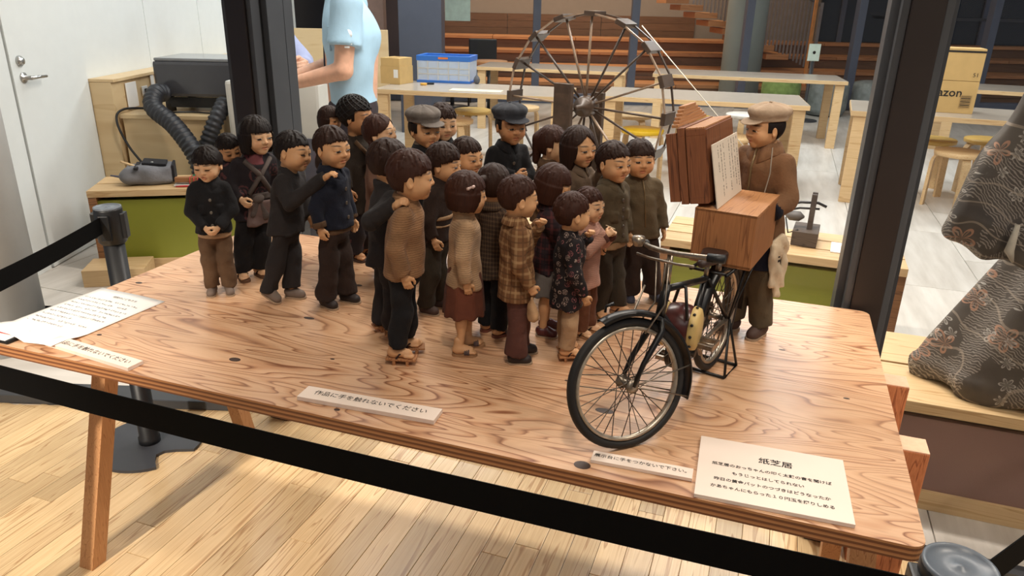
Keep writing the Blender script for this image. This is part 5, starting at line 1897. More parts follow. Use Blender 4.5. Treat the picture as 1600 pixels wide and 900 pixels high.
for s_ in (-1, 1):
    MB().box((s_ * (LX / 2 - th / 2), 0, HZ / 2), (th, WY_, HZ - .0005), bev=.0008).build('end_panel', M_CEDAR, sbx)
    MB().box((0, s_ * (WY_ / 2 - th / 2), HZ / 2), (LX - 2 * th, th, HZ - 2 * th)).build('side_panel', M_CEDAR, sbx)
def bw(x, y, z):
    c, s = math.cos(BXA), math.sin(BXA)
    return Vector((bc.x + c * x - s * y, bc.y + s * x + c * y, TT + .2365 + z))
# stage: frame of stacked boards standing on the side towards the children (local -y)
YS = -WY_ / 2
stg = thing('paper_theatre', 'open folding paper theatre frame standing on the story box', 'theatre', bw(0, YS - .006, HZ + .004), BXA)
stg.rotation_euler = (R(10), 0, BXA)
SW_, SH_ = .188, .140
def frame_ring(y0, y1, w, h, b, mat, nm):
    mb = MB()
    mb.box((0, (y0 + y1) / 2, b / 2), (w, y1 - y0, b), bev=.0008)
    mb.box((0, (y0 + y1) / 2, h - b / 2), (w, y1 - y0, b), bev=.0008)
    for s_ in (-1, 1):
        mb.box((s_ * (w / 2 - b / 2), (y0 + y1) / 2, h / 2), (b, y1 - y0, h - 2 * b))
    return mb.build(nm, mat, stg)
frame_ring(-.006, .030, SW_, SH_, .012, M_CEDARD, 'card_case')
MB().box((0, .031, SH_ / 2), (SW_ - .004, .003, SH_ - .004)).build('back_board', M_CEDARD, stg)
frame_ring(-.022, -.008, SW_ + .004, SH_ + .004, .016, M_CEDARD, 'front_frame')
MB().box((-.0, -.027, SH_ / 2 + .002), (.006, .006, SH_)).build('door_post', M_CEDARD, stg)
for s_ in (-1, 1):
    MB().box((s_ * (SW_ / 2 - .002), -.034, SH_ / 2), (.008, .020, SH_ - .01), bev=.001).build('side_door', M_CEDARD, stg)
# ribbed gable with stepped edge
for i in range(6):
    w = SW_ * .98 * (1 - i * .12)
    MB().box((0, -.026 - i * .0006, SH_ + .004 + .0035 + i * .0058), (w, .012, .0055), bev=.0006).build('gable_slat', M_CEDARH, stg)
for i in range(9):
    MB().box((0, -.001, SH_ + .0015) if i < 0 else (0, -.004 + i * .0040, SH_ + .0012), (SW_ * .99, .0030, .0030), bev=.0004).build('roof_slat', M_CEDARH, stg)
# bracket below
MB().prism([(-.055, 0), (.055, 0), (.02, -.06), (-.02, -.06)], -.024, .004, Matrix.Translation((0, 0, -.002)) @ Matrix.Rotation(math.pi / 2, 4, 'X')).build('bracket', M_CEDARD, stg)
# narration card leaning on the back of the stage
cdn = thing('narration_card', 'cream card with handwritten vertical text behind the theatre', 'card', bw(.002, YS + .040, HZ + .0005), BXA)
cdn.rotation_euler = (R(12), 0, BXA)
MB().box((0, 0, .060), (.180, .0022, .120), bev=.0004).build('card', plain('cream_card', srgb(222, 208, 190), .8, var=.03), cdn)
INK2 = plain('pen_ink', srgb(70, 58, 54), .8)
BM = Matrix.Translation((0, .0014, 0)) @ Matrix.Rotation(math.pi, 4, 'Z') @ Matrix.Rotation(math.pi / 2, 4, 'X')
scribble(cdn, 'handwriting', INK2, [(.076 - c * .019, .112, n) for c, n in enumerate((17, 16, 13, 17, 0, 15, 17, 9))], .0060, 0, True, BM, 11)
# ================================================================== the carved figures
C_SKIN = srgb(186, 134, 94)
M_SKIN = [skin_mat('doll_skin_tan', srgb(212, 162, 118)), skin_mat('doll_skin_pale', srgb(224, 180, 140)), skin_mat('doll_skin_brown', srgb(192, 140, 98))]
M_HAIR = [hair_mat('doll_hair_brown', srgb(46, 27, 19)), hair_mat('doll_hair_black', srgb(27, 18, 15)), hair_mat('doll_hair_reddish', srgb(58, 31, 21))]
M_BTN = plain('button_dark', srgb(88, 76, 66), .35)
M_GETA = wood('geta_wood', srgb(190, 135, 90), srgb(120, 72, 42), (10, 60, 60), 4, .6)
M_STRAP = fabric('sandal_strap', srgb(58, 38, 34))
M_SOLE = plain('shoe_sole', srgb(165, 140, 115), .7)
CLOTH_VOX = .0035

def capsule_chain_arm(P, s):
    return P

def foot_outline(w, l0, l1, n=10):
    pts = []
    for i in range(n + 1):
        a = math.pi * i / n
        pts.append((w * math.cos(a), l1 - w + w * math.sin(a)))
    for i in range(n + 1):
        a = math.pi + math.pi * i / n
        pts.append((w * .88 * math.cos(a), l0 + w * .88 + w * .88 * math.sin(a)))
    return pts

def footwear(root, kind, M, s, side, mat, body_parts):
    """adds a shoe or sandal part; returns the height of the foot sole above ground (unit doll)"""
    S = Matrix.Diagonal((s, s, s, 1))
    if kind == 'shoe':
        O = [op_cone((0, -.003, .0120), (0, .026, .0092), .0118, .0112, .004), op_ell((0, -.004, .016), (.0118, .0125, .0105), .005), op_cone((0, .02, .011), (0, .012, .019), .0095, .0085, .006),
             op_fn(lambda X, Y, Z: .0032 - Z + 0 * X + 0 * Y), op_ell((0, -.003, .030), (.0095, .0110, .0085), .002, 's')]
        if 'shoe' not in _FT:
            _FT['shoe'] = sdf_mesh(O, .0024)
        V, Q = _FT['shoe']
        o = np_obj('shoe', xf(V, M @ S), Q, mat, root)
        mb = MB()
        mb.prism([(x * s, y * s) for x, y in foot_outline(.0118, -.0165, .0390)], .0, .0040 * s)
        so = mb.build('sole', M_SOLE if kind == 'shoe' else mat, o)
        so.matrix_local = M
        return 0.0
    if kind in ('zori', 'sandal'):
        mb = MB().prism([(x * s, y * s) for x, y in foot_outline(.0132, -.0170, .0400)], 0, .0065 * s)
        o = mb.build(kind if kind == 'sandal' else 'zori_sandal', mat, root)
        o.matrix_local = M
        base = .0065
    else:                                        # geta
        mb = MB().box((0, .0115 * s, .0125 * s), (.0265 * s, .0590 * s, .0050 * s), bev=.0012 * s)
        mb.box((0, -.002 * s, .0052 * s), (.0250 * s, .0060 * s, .0104 * s), bev=.0006)
        mb.box((0, .0245 * s, .0052 * s), (.0250 * s, .0060 * s, .0104 * s), bev=.0006)
        o = mb.build('geta_sandal', M_GETA, root)
        o.matrix_local = M
        base = .0150
    # bare foot joins the body
    V, Q = get_foot()
    V = V.copy()
    if side < 0:
        V[:, 0] *= -1
        Q = Q[:, ::-1]
    body_parts.append((xf(V, M @ Matrix.Translation((0, 0, base * s)) @ S), Q, None))
    st = MB()
    z0 = base
    if kind == 'sandal':
        pts = [(.0138 * math.cos(a) * s, (.017) * s, (z0 + .0005 + .0125 * math.sin(a)) * s) for a in [math.pi * i / 10 for i in range(11)]]
        for dy in (-.004, 0, .004):
            st.tube([(x, y + dy * s, z) for x, y, z in pts], .0021 * s, 6)
    else:
        tz = (side * -.0045, .0255, z0 + .0085)
        for q in (1, -1):
            st.tube([Vector((q * .0115, .003, z0 - .001)) * s, Vector((q * .0118, .009, z0 + .0085)) * s, Vector((q * .005, .018, z0 + .0128)) * s, Vector(tz) * s], .0019 * s, 6)
        st.tube([Vector(tz) * s, Vector((tz[0], .0275, z0)) * s], .0013 * s, 5)
    so = st.build('strap', M_STRAP if kind != 'sandal' else MATS.get('strap_check', M_STRAP), o)
    return base

def doll(label, pos, h, phi, head=(0, 0, 0), face='plain', hair='crop', hairm=0, skin=0, top=None, bottom=None, arms=None,
         feet=None, foot=('shoe', None), collar='fold', buttons=0, btn_mat=None, hem=.160, cap=None, seed=1, closed=False,
         extras=None, name='child_doll', hs=1.0, skirt=None, group='carved child figures', turtle_mat=None, hemcut=None, wide=1.0,
         shirt=None, lift=0.0, cat='doll', legs=True, lean=0.0, lean_x=0.0, hx=None, hy=0, zs=1.05):
    s = h / .40
    hs = hs * .80
    if hx is not None:
        zc = TT + lift + (.40 - .0545 * hs) * s
        q = to_px((pos[0], pos[1], zc))
        dl = Matrix.Rotation(-R(phi - 90), 3, 'Z') @ Vector(((hx - q[0]) * q[2] / F_PX, 0, 0))
        lean_x, lean = dl.x / (.36 * s), dl.y / (.36 * s)
        print('HEAD', label[:40], 'target', hx, hy, 'y got', round(q[1]), 'lean', round(lean_x, 2), round(lean, 2))
    SX = Matrix.Diagonal((.90 * s, .92 * s, zs * s, 1))
    SX[1][2] = lean * s
    SX[0][2] = lean_x * s
    Sv = (.90 * s, .92 * s, 1.05 * s)
    fs_ = s * .98
    def rescale(*obs):
        for o in obs:
            o.data.transform(SX)
            o.data.update()
        return obs[0]
    root = thing(name, label, cat, (pos[0], pos[1], TT + lift), R(phi - 90), group)
    parts = []
    # ---- feet
    feet = feet or [(.024, .000, -8), (-.024, .004, 8)]
    ank = []
    if legs:
        for i, ft in enumerate(feet):
            fx, fy, fyaw = ft[:3]
            heel = ft[3] if len(ft) > 3 else 0
            M = Matrix.Translation((fx * Sv[0], fy * Sv[1], heel * s)) @ Matrix.Rotation(R(fyaw), 4, 'Z') @ Matrix.Rotation(R(-25 if heel else 0), 4, 'X')
            b = footwear(root, foot[0], M, fs_, 1 if fx > 0 else -1, foot[1], parts)
            ank.append(Vector((fx, fy, (b * .98 + heel + .0155) / 1.05)))
    # ---- arms
    arms = arms or {}
    A = {}
    for sd, sg in (('R', 1), ('L', -1)):
        e, w, pose, thumb = (list(arms.get(sd, ())) + [None] * 4)[:4]
        e = Vector(e) if e else Vector((sg * .059, -.006, .226))
        w = Vector(w) if w else Vector((sg * .060, .012, .180))
        A[sd] = (Vector((sg * .041 * wide, 0, .276)), e, w, pose or 'relax', Vector(thumb) if thumb else None, sg)
    # ---- head
    hyaw, hp, hr = head
    HM = (Matrix.Translation((lean_x * .36 * s, (.004 + lean * .36) * s, (.40 - .0545 * hs) * s)) @ Matrix.Rotation(R(hyaw), 4, 'Z') @ Matrix.Rotation(R(-hp), 4, 'X')
          @ Matrix.Rotation(R(hr), 4, 'Y') @ Matrix.Diagonal((s * hs, s * hs, s * hs, 1)))
    V, Q, P = get_head(face)
    parts.append((xf(V, HM), Q, P))
    # ---- hands
    for sd in 'RL':
        sh, e, w, pose, th, sg = A[sd]
        w, e = SX @ w, SX @ e
        d = (w - e).normalized()
        t = th if th is not None else Vector((0, 1, 0))
        x = (t - d * t.dot(d))
        x = x.normalized() if x.length > 1e-4 else d.orthogonal().normalized()
        z = x.cross(d)
        V, Q = get_hand(pose)
        V = V.copy()
        if sg < 0:
            V[:, 2] *= -1
            Q = Q[:, ::-1]
        B = Matrix(((x.x, d.x, z.x, 0), (x.y, d.y, z.y, 0), (x.z, d.z, z.z, 0), (0, 0, 0, 1)))
        parts.append((xf(V, Matrix.Translation(w + d * .003 * s) @ B @ Matrix.Diagonal((s * .88, s * .88, s * .88, 1))), Q, None))
    # ---- the rest of the body under the clothes
    U = [op_cone((0, 0, .175), (0, -.002, .270), .028, .026), op_cone((-.036, 0, .272), (.036, 0, .272), .013, .013, .01), op_cone((0, -.004, .27), (0, -.006, .31), .018, .0165, .008)]
    for sd in 'RL':
        sh, e, w, *_ = A[sd]
        U += [op_cone(sh, e, .0115, .0100, .004), op_cone(e, w, .0100, .0075, .004)]
    for i, a in enumerate(ank):
        sg = 1 if feet[i][0] > 0 else -1
        kn = Vector((sg * .023, a.y * .4 + .004, .098))
        U += [op_cone((sg * .021, 0, .175), kn, .0180, .0130, .006), op_cone(kn, a, .0128, .0088, .004), op_ell(((kn.x + a.x) / 2, (kn.y + a.y) / 2 - .004, kn.z * .7 + a.z * .3), (.0128, .0128, .024), .006)]
    V, Q = sdf_mesh(U, .0035 if skirt else .0055)
    parts.append((xf(V, SX), Q, None))
    VV, QQ, PP, n = [], [], [], 0
    for V, Q, P in parts:
        VV.append(V)
        QQ.append(Q + n)
        PP.append(P if P is not None else np.zeros((len(V), 3)))
        n += len(V)
    body = np_obj('body', np.concatenate(VV), np.concatenate(QQ), M_SKIN[skin], root, {'paint': np.concatenate(PP)})
    # ---- eyes
    for sg in (1, -1):
        if closed:
            E = Matrix.Translation((sg * .0165, .0402, -.0032)) @ Matrix.Rotation(sg * -.25, 4, 'Z')
        else:
            E = Matrix.Translation((sg * .0165, .0392, -.0024)) @ Matrix.Rotation(sg * -.28, 4, 'Z') @ Matrix.Rotation(sg * .08, 4, 'Y')
        eye_obj(body, HM @ E, closed, s)
    # ---- hair
    V, Q, At = hair_geo(hair, seed)
    ho = np_obj('hair', xf(V, HM), Q, M_HAIR[hairm], root, {'strand': At})
    # ---- top
    s0, s = s, 1.0
    tk = top or {}
    w_ = wide
    prof = [(hem, .0520 * w_, .0435), (hem + .03, .0482 * w_, .0402), (.225, .0440 * w_, .0370), (.255, .0460 * w_, .0375), (.275, .0440 * w_, .0340), (.288, .0320 * w_, .0270, 0, -.002), (.298, .0235, .0225, 0, -.004)]
    O = [op_tube(prof, .006)]
    cuff = []
    for sd in 'RL':
        sh, e, w, *_ = A[sd]
        d = (w - e).normalized()
        O += [op_cone(sh, e, .0195, .0172, .014), op_cone(e, w - d * .001, .0172, .0142, .006, cut='b')]
        cuff.append((w, d))
    if collar == 'fold':
        O += [op_tube([(.288, .0250, .0240, 0, -.003), (.300, .0232, .0222, 0, -.005)], .003)]
        O.append(op_cone((0, .034, .304), (0, .040, .276), .008, .002, .002, 's'))
    elif collar == 'stand':
        O += [op_tube([(.288, .0255, .0240, 0, -.003), (.309, .0235, .0220, 0, -.005)], .002), op_cone((0, .03, .315), (0, .032, .286), .0035, .001, .001, 's')]
    elif collar == 'turtle':
        O += [op_tube([(.288, .0265, .0250, 0, -.003), (.296, .0250, .0240, 0, -.004), (.304, .0262, .0250, 0, -.005), (.313, .0240, .0230, 0, -.005)], .003)]
    elif collar == 'cross':
        for sg in (1, -1):
            O.append(op_cone((sg * .022, .012, .296), (sg * -.016, .040, .232), .0052, .0050, .002))
    ft = lambda z: float(np.interp(z, [p[0] for p in prof], [p[2] for p in prof]))
    O.append(folds(seed, tk.get('fold', .0017), tk.get('freq', 95)))
    if tk.get('name') != 'sweater':
        O.append(folds(seed + 50, .0007, 210))
    if buttons:
        for i in range(10):
            z0 = hem + .004 + i * (.285 - hem) / 10
            z1 = z0 + (.285 - hem) / 10
            O.append(op_cone((-.0075, ft(z0) + .0012, z0), (-.0075, ft(z1) + .0012, z1), .0013, .0013, .001, 's'))
    if tk.get('pocket'):
        for sg in (1, -1):
            O.append(op_box((sg * .024, .0310, .232), (.022, .012, .024), .003, .001, Rm=Matrix.Rotation(sg * -.45, 3, 'Z')))
    if hemcut is not None:
        O.append(op_fn(lambda X, Y, Z: (hem + hemcut * Y - Z + 0 * X).astype(f32)))
    V, Q = sdf_mesh(O, CLOTH_VOX if h < .47 else .0032)
    tm = tk.get('mat')
    to = np_obj(tk.get('name', 'jacket'), xf(V, SX), Q, tm, root)
    if collar == 'fold':
        n, vs, fs = 22, [], []
        for i in range(n + 1):
            a = R(9 + 342 * i / n)
            q = min(i, n - i) / n
            tip = max(0, 1 - q * 7)
            ri, ro = .0238, .0325 + .006 * tip
            for r_, z_ in ((ri, .3075 - .004 * tip), (ro, .2915 - .013 * tip), (ro - .0012, .2888 - .013 * tip), (ri - .0012, .3010)):
                vs.append(Vector((math.sin(a) * r_ * (1.0 + .10 * abs(math.sin(a))), math.cos(a) * r_ * .96 - .004, z_)) * s)
            if i:
                k = i * 4
                fs += [(k - 4 + j, k - 4 + (j + 1) % 4, k + (j + 1) % 4, k + j) for j in range(4)]
        fs += [(3, 2, 1, 0), (n * 4, n * 4 + 1, n * 4 + 2, n * 4 + 3)]
        rescale(obj_from('collar', vs, fs, tk.get('collar', tm), to, smooth=True))
    # cuffs
    if tk.get('cuff'):
        for w, d in cuff:
            mb = MB()
            Mr = d.to_track_quat('Z', 'Y').to_matrix().to_4x4()
            mb.lathe([(.0150 * s, -.012 * s), (.0160 * s, -.010 * s), (.0158 * s, 0), (.0120 * s, .0008 * s)], 14, w * s, Mr)
            rescale(mb.build('cuff', tk['cuff'], to))
    for i in range(buttons):
        z = .276 - (i + .6) * (.276 - hem - .012) / max(buttons, 1)
        mb = MB().lathe([(.0040 * s, 0), (.0042 * s, .0014 * s), (.0030 * s, .0020 * s), (.0012 * s, .0013 * s)], 12, (.0005, (ft(z) + .0008) * s, z * s), Matrix.Rotation(-math.pi / 2, 4, 'X'))
        rescale(mb.build('button', btn_mat or M_BTN, to))
    if shirt:
        V, Q = sdf_mesh([op_tube([(hem - .012, .0478 * w_, .0390), (hem + .006, .0462 * w_, .0375)], .002), folds(seed + 5, .0006)], CLOTH_VOX)
        np_obj('shirt_hem', xf(V, SX), Q, shirt, root)
    if turtle_mat:
        mb = MB().lathe([(.0225 * s, 0), (.0245 * s, .004 * s), (.0232 * s, .012 * s), (.0242 * s, .020 * s), (.0205 * s, .024 * s)], 20, (0, -.003 * s, .290 * s))
        rescale(mb.build('inner_collar', turtle_mat, root))
    # ---- bottom
    if legs and bottom:
        bw = bottom.get('w', 1.0)
        O = [op_ell((0, 0, .166), (.0420 * w_, .0345, .034))]
        hz = bottom.get('hem', .020)
        for i, a in enumerate(ank):
            sg = 1 if feet[i][0] > 0 else -1
            kn = Vector((sg * .023, a.y * .45 + .004, .095))
            O += [op_cone((sg * .0215, 0, .170), kn, .0236 * bw, .0232 * bw, .006), op_cone(kn, (a.x, a.y, hz - .006), .0232 * bw, bottom.get('flare', .0225) * bw, .004)]
        O.append(folds(seed + 3, bottom.get('fold', .0022), 85, 70))
        O.append(folds(seed + 60, .0008, 190))
        O.append(op_fn(lambda X, Y, Z: (hz + .0025 * np.sin(90 * X + 70 * Y) - Z).astype(f32)))
        if bottom.get('split', True):
            O.append(op_cone((0, -.05, .062), (0, .05, .062), .0012, .0012, .001, 's'))
        V, Q = sdf_mesh(O, CLOTH_VOX if h < .47 else .0032)
        np_obj(bottom.get('name', 'trousers'), xf(V, SX), Q, bottom['mat'], root)
    if skirt:
        nf = skirt.get('pleats', 9)
        z0, z1 = skirt.get('z', (.088, .200))
        O = [op_tube([(z0, .0560, .0500), ((z0 + z1) / 2, .0515, .0450), (z1, .0420, .0360)], .004),
             op_fn(lambda X, Y, Z: (.0020 * np.sin(nf * np.arctan2(X, Y)) * np.clip((z1 - Z) / (z1 - z0), 0, 1)).astype(f32), 'd')]
        V, Q = sdf_mesh(O, CLOTH_VOX)
        np_obj('skirt', xf(V, SX), Q, skirt['mat'], root)
    s = s0
    # ---- cap
    if cap:
        CM = HM @ Matrix.Translation((0, -.007, .026)) @ Matrix.Rotation(R(cap.get('tilt', 4)), 4, 'X')
        pn = cap.get('panels', 8)
        O = [op_ell((0, -.004, .016), (.0500, .0545, .0205)), op_tube([(-.006, .0462, .0500, 0, -.002), (.010, .0475, .0515, 0, -.003)], .006),
             op_fn(lambda X, Y, Z: (-.0030 * abs(np.sin(pn / 2 * np.arctan2(X, Y + .004) + .4)) * np.clip(Z / .02, 0, 1)).astype(f32), 'd'), folds(seed + 9, .0010, 80)]
        V, Q = sdf_mesh(O, .0022)
        co = np_obj('cap', xf(V, CM), Q, cap['mat'], root)
        O = [op_ell((0, .046, -.006), (.0385, .0250, .0030), Rm=Matrix.Rotation(R(-18), 3, 'X')), op_fn(lambda X, Y, Z: (.034 - Y + 0 * X + 0 * Z).astype(f32))]
        V, Q = sdf_mesh(O, .0017)
        np_obj('visor', xf(V, CM), Q, cap.get('visor', cap['mat']), co)
        mb = MB().lathe([(.0046, 0), (.0044, .002), (.001, .0034)], 10, (0, -.004, .0385))
        bo = mb.build('cap_button', cap['mat'], co)
        bo.matrix_local = CM
    if extras:
        had = set(o.name for o in root.children_recursive)
        extras(root, 1.0, SX.inverted() @ HM, body)
        for o in root.children_recursive:
            if o.name not in had:
                rescale(o)
    return root
# ================================================================== people in the workshop
def adult(label, loc, phi, J, head, hair, shirt_mat, trouser_mat, cloth_seed, face='slim', name='person', extras=None):
    """J: joint positions (m) in the person's own frame, facing +Y"""
    t = thing(name, label, 'person', loc, R(phi - 90))
    parts = []
    hs = 2.15
    hc, yaw, pit = head
    HM = Matrix.Translation(hc) @ Matrix.Rotation(R(yaw), 4, 'Z') @ Matrix.Rotation(R(-pit), 4, 'X') @ Matrix.Diagonal((hs, hs, hs, 1))
    V, Q, P = get_head(face)
    parts.append((xf(V, HM), Q, P))
    for sd, sg in (('R', 1), ('L', -1)):
        e, w = Vector(J['elbow' + sd]), Vector(J['wrist' + sd])
        d = (w - e).normalized()
        th = Vector(J.get('thumb' + sd, (0, 0, 1)))
        x = (th - d * th.dot(d)).normalized()
        z = x.cross(d)
        V, Q = get_hand(J.get('pose' + sd, 'cup'))
        V = V.copy()
        if sg < 0:
            V[:, 2] *= -1
            Q = Q[:, ::-1]
        B = Matrix(((x.x, d.x, z.x, 0), (x.y, d.y, z.y, 0), (x.z, d.z, z.z, 0), (0, 0, 0, 1)))
        parts.append((xf(V, Matrix.Translation(w + d * .018) @ B @ Matrix.Diagonal((4.4, 4.4, 4.4, 1))), Q, None))
    hip, chest, neck = Vector(J['hip']), Vector(J['chest']), Vector(J['neck'])
    U = [op_cone(hip, chest, .115, .13, .03), op_cone(chest, neck, .10, .055, .04)]
    for sd, sg in (('R', 1), ('L', -1)):
        sh, e, w = Vector(J['shoulder' + sd]), Vector(J['elbow' + sd]), Vector(J['wrist' + sd])
        U += [op_cone(sh, e, .052, .043, .02), op_cone(e, w, .043, .028, .012)]
        k, a = Vector(J['knee' + sd]), Vector(J['ankle' + sd])
        U += [op_cone(hip + Vector((sg * .09, 0, -.02)), k, .08, .055, .03), op_cone(k, a, .055, .038, .02), op_cone(a + Vector((0, 0, -.04)), a + Vector((0, .15, -.055)), .042, .034, .02)]
    V, Q = sdf_mesh(U, .012)
    parts.append((V, Q, None))
    VV, QQ, PP, n = [], [], [], 0
    for V, Q, P in parts:
        VV.append(V); QQ.append(Q + n); PP.append(P if P is not None else np.zeros((len(V), 3))); n += len(V)
    body = np_obj('body', np.concatenate(VV), np.concatenate(QQ), M_PSKIN, t, {'paint': np.concatenate(PP)})
    for sg in (1, -1):
        eye_obj(body, HM @ Matrix.Translation((sg * .0165, .0388, -.0022)), False, 1)
    V, Q, At = hair_geo(hair, cloth_seed)
    np_obj('hair', xf(V, HM), Q, M_HAIR[1], t, {'strand': At})
    O = [op_cone(hip + Vector((0, 0, -.02)), chest, .140, .150, .04, sq=(1.15, .78)), op_cone(chest, neck + Vector((0, 0, -.035)), .125, .072, .06), op_tube([(neck.z - .05, .075, .072, neck.x, neck.y), (neck.z + .012, .066, .064, neck.x, neck.y)], .01)]
    for sd in 'RL':
        sh, e = Vector(J['shoulder' + sd]), Vector(J['elbow' + sd])
        slv = J.get('sleeve', .62)
        O.append(op_cone(sh, sh.lerp(e, slv), .074, .078, .022, cut='b'))
        if slv >= 1:
            w = Vector(J['wrist' + sd])
            O.append(op_cone(e, w, .068, .048, .02, cut='b'))
    O += [op_fn(lambda X, Y, Z: (hip.z - .055 - Z + 0 * X + 0 * Y).astype(f32)), folds(cloth_seed, .0030, 26, 4)]
    V, Q = sdf_mesh(O, .011)
    so = np_obj('shirt', V, Q, shirt_mat, t)
    O = [op_ell(hip + Vector((0, 0, -.03)), (.165, .125, .12))]
    for sd, sg in (('R', 1), ('L', -1)):
        k, a = Vector(J['knee' + sd]), Vector(J['ankle' + sd])
        O += [op_cone(hip + Vector((sg * .08, 0, -.05)), k, .095, .075, .03), op_cone(k, a + Vector((0, 0, -.02)), .075, .062, .02, cut='b')]
    O.append(folds(cloth_seed + 1, .004, 24, 8))
    V, Q = sdf_mesh(O, .012)
    np_obj('trousers', V, Q, trouser_mat, t)
    for sd, sg in (('R', 1), ('L', -1)):
        a = Vector(J['ankle' + sd])
        V, Q = sdf_mesh([op_cone((0, -.02, .05), (0, .15, .035), .055, .045, .02), op_fn(lambda X, Y, Z: -Z + 0 * X + 0 * Y)], .010)
        np_obj('shoe', V + np.array((a.x, a.y, 0), dtype=f32), Q, M_BLACK, t)
    if extras:
        extras(t, so)
    return t
M_PSKIN = skin_mat('person_skin', srgb(226, 176, 148))
p = ondepth(548, 100, 3.75)
def man_extras(t, so):
    wh = plain('white_emblem', srgb(240, 244, 246), .7)
    for c, r_ in (((-.246, -.012, 1.262), .020),):
        MB().lathe([(r_, 0), (r_, .002), (0, .003)], 18, c, Matrix.Rotation(-math.pi / 2, 4, 'Y')).build('sleeve_emblem', wh, so)
    MB().box((-.247, -.012, 1.222), (.003, .034, .012)).box((-.247, -.006, 1.206), (.003, .022, .008)).build('sleeve_emblem', wh, so)
    MB().box((-.085, .092, 1.235), (.095, .012, .11), bev=.004, M=Matrix.Rotation(R(18), 4, 'Z')).build('chest_pocket', M_BLUES, so)
    MB().tube([(-.05, -.06, 1.462), (-.072, .03, 1.43), (-.04, .112, 1.30), (-.01, .122, 1.12), (.0, .122, 1.02)], .006, 6).build('lanyard', plain('dark_lanyard', srgb(40, 44, 60), .6), t)
M_BLUES = fabric('light_blue_polo', srgb(172, 208, 232), .85, 500, .25, .06)
adult('person in light blue polo shirt reaching forward over the white machine', (p.x, 3.75, 0), -172,
      dict(hip=(0, 0, .92), chest=(0, -.01, 1.24), neck=(0, .02, 1.455), shoulderR=(.165, -.01, 1.385), shoulderL=(-.165, -.01, 1.385),
           elbowR=(.20, .10, 1.10), elbowL=(-.20, .02, 1.10), wristR=(.09, .32, 1.03), wristL=(-.08, .30, 1.02), thumbR=(-.3, 0, 1), thumbL=(.3, 0, 1),
           kneeR=(.10, .02, .48), kneeL=(-.10, .0, .48), ankleR=(.10, 0, .09), ankleL=(-.10, -.02, .09)),
      (Vector((0, .055, 1.585)), 0, 18), 'cropfull', M_BLUES, fabric('dark_slacks', srgb(52, 42, 46)), 21, extras=man_extras)
p = ondepth(404, 110, 5.45)
adult('person in pale lilac shirt leaning in from behind the left post', (p.x, 5.45, 0), -40,
      dict(hip=(0, 0, .78), chest=(0, .04, 1.04), neck=(0, .06, 1.22), shoulderR=(.155, .06, 1.17), shoulderL=(-.155, .06, 1.17),
           elbowR=(.18, .26, .97), elbowL=(-.17, .30, .97), wristR=(.10, .50, .97), wristL=(-.03, .52, .98), thumbR=(-.3, 0, 1), thumbL=(.3, 0, 1), sleeve=1.0,
           kneeR=(.10, .14, .44), kneeL=(-.10, .12, .44), ankleR=(.10, 0, .09), ankleL=(-.10, -.02, .09)),
      (Vector((0, .06, 1.37)), 0, 22), 'cropfull', fabric('lilac_shirt', srgb(172, 178, 212), .85, 500, .25, .08), fabric('dark_slacks', srgb(52, 42, 46)), 23)
# ================================================================== the crowd of children, the grandmother and the storyteller
F = lambda n, *c: fabric(n, srgb(*c))
K = lambda n, *c: knit(n, srgb(*c))
c_black, c_char, c_navy = F('cloth_black', 27, 26, 28), F('cloth_charcoal', 46, 42, 42), F('cloth_navy', 28, 31, 44)
c_brown, c_dkbrown, c_olive = F('cloth_brown', 98, 74, 54), F('cloth_dark_brown', 52, 39, 34), F('cloth_olive', 88, 76, 58)
c_mauve, c_skirt, c_greyskirt = F('cloth_mauve_brown', 118, 88, 74), F('cloth_rust_skirt', 106, 60, 44), F('cloth_grey_skirt', 110, 104, 100)
c_beige, c_maroon, c_dkolive = F('cloth_beige', 172, 140, 108), F('cloth_maroon_brown', 92, 58, 50), F('cloth_dark_olive', 58, 50, 40)
c_tan_knit, c_beige_knit = K('knit_tan', 150, 112, 80), K('knit_beige', 184, 150, 116)
s_grey, s_dark, s_navy, s_red, s_brown = plain('shoe_grey', srgb(116, 100, 90), .75), plain('shoe_dark', srgb(44, 34, 32), .6), plain('shoe_navy', srgb(64, 66, 82), .75), plain('shoe_maroon', srgb(84, 34, 34), .4), plain('shoe_brown', srgb(74, 54, 46), .7)
z_dark, z_tan = plain('zori_dark', srgb(104, 74, 54), .7), plain('zori_tan', srgb(160, 120, 84), .7)
MATS['strap_check'] = plaid('strap_plaid', srgb(70, 50, 60), srgb(190, 170, 150), srgb(40, 30, 40), 400)
pl_brown = plaid('plaid_brown', srgb(126, 88, 58), srgb(186, 150, 108), srgb(86, 58, 40), 42)
pl_dark = plaid('plaid_dark', srgb(70, 54, 44), srgb(120, 96, 72), srgb(40, 32, 28), 110)
pl_red = plaid('plaid_red', srgb(52, 38, 42), srgb(104, 52, 52), srgb(30, 26, 34), 42)
fl_black = floral('floral_black', srgb(30, 24, 26), srgb(172, 150, 138), srgb(150, 92, 92), 70)
fl_kimono = floral('dark_kimono_cloth', srgb(34, 28, 32), srgb(92, 54, 54), srgb(60, 46, 50), 22)
c_sling = F('cloth_sling', 88, 78, 74)
c_capgrey, c_capdark, c_capbeige = F('cap_grey', 112, 104, 98), F('cap_dark', 62, 64, 70), F('cap_beige', 178, 154, 130)

def reach(pos, phi, h, P):
    """world point -> unit coordinates of a figure"""
    s = h / .40
    d = Vector((P[0] - pos[0], P[1] - pos[1], P[2] - TT))
    q = Matrix.Rotation(-R(phi - 90), 3, 'Z') @ d
    return (q.x / (.90 * s), q.y / (.92 * s), q.z / (1.05 * s))
def X_(px, py, z=0.0):
    p = onz(px, py, TT + z)
    return (p.x, p.y)

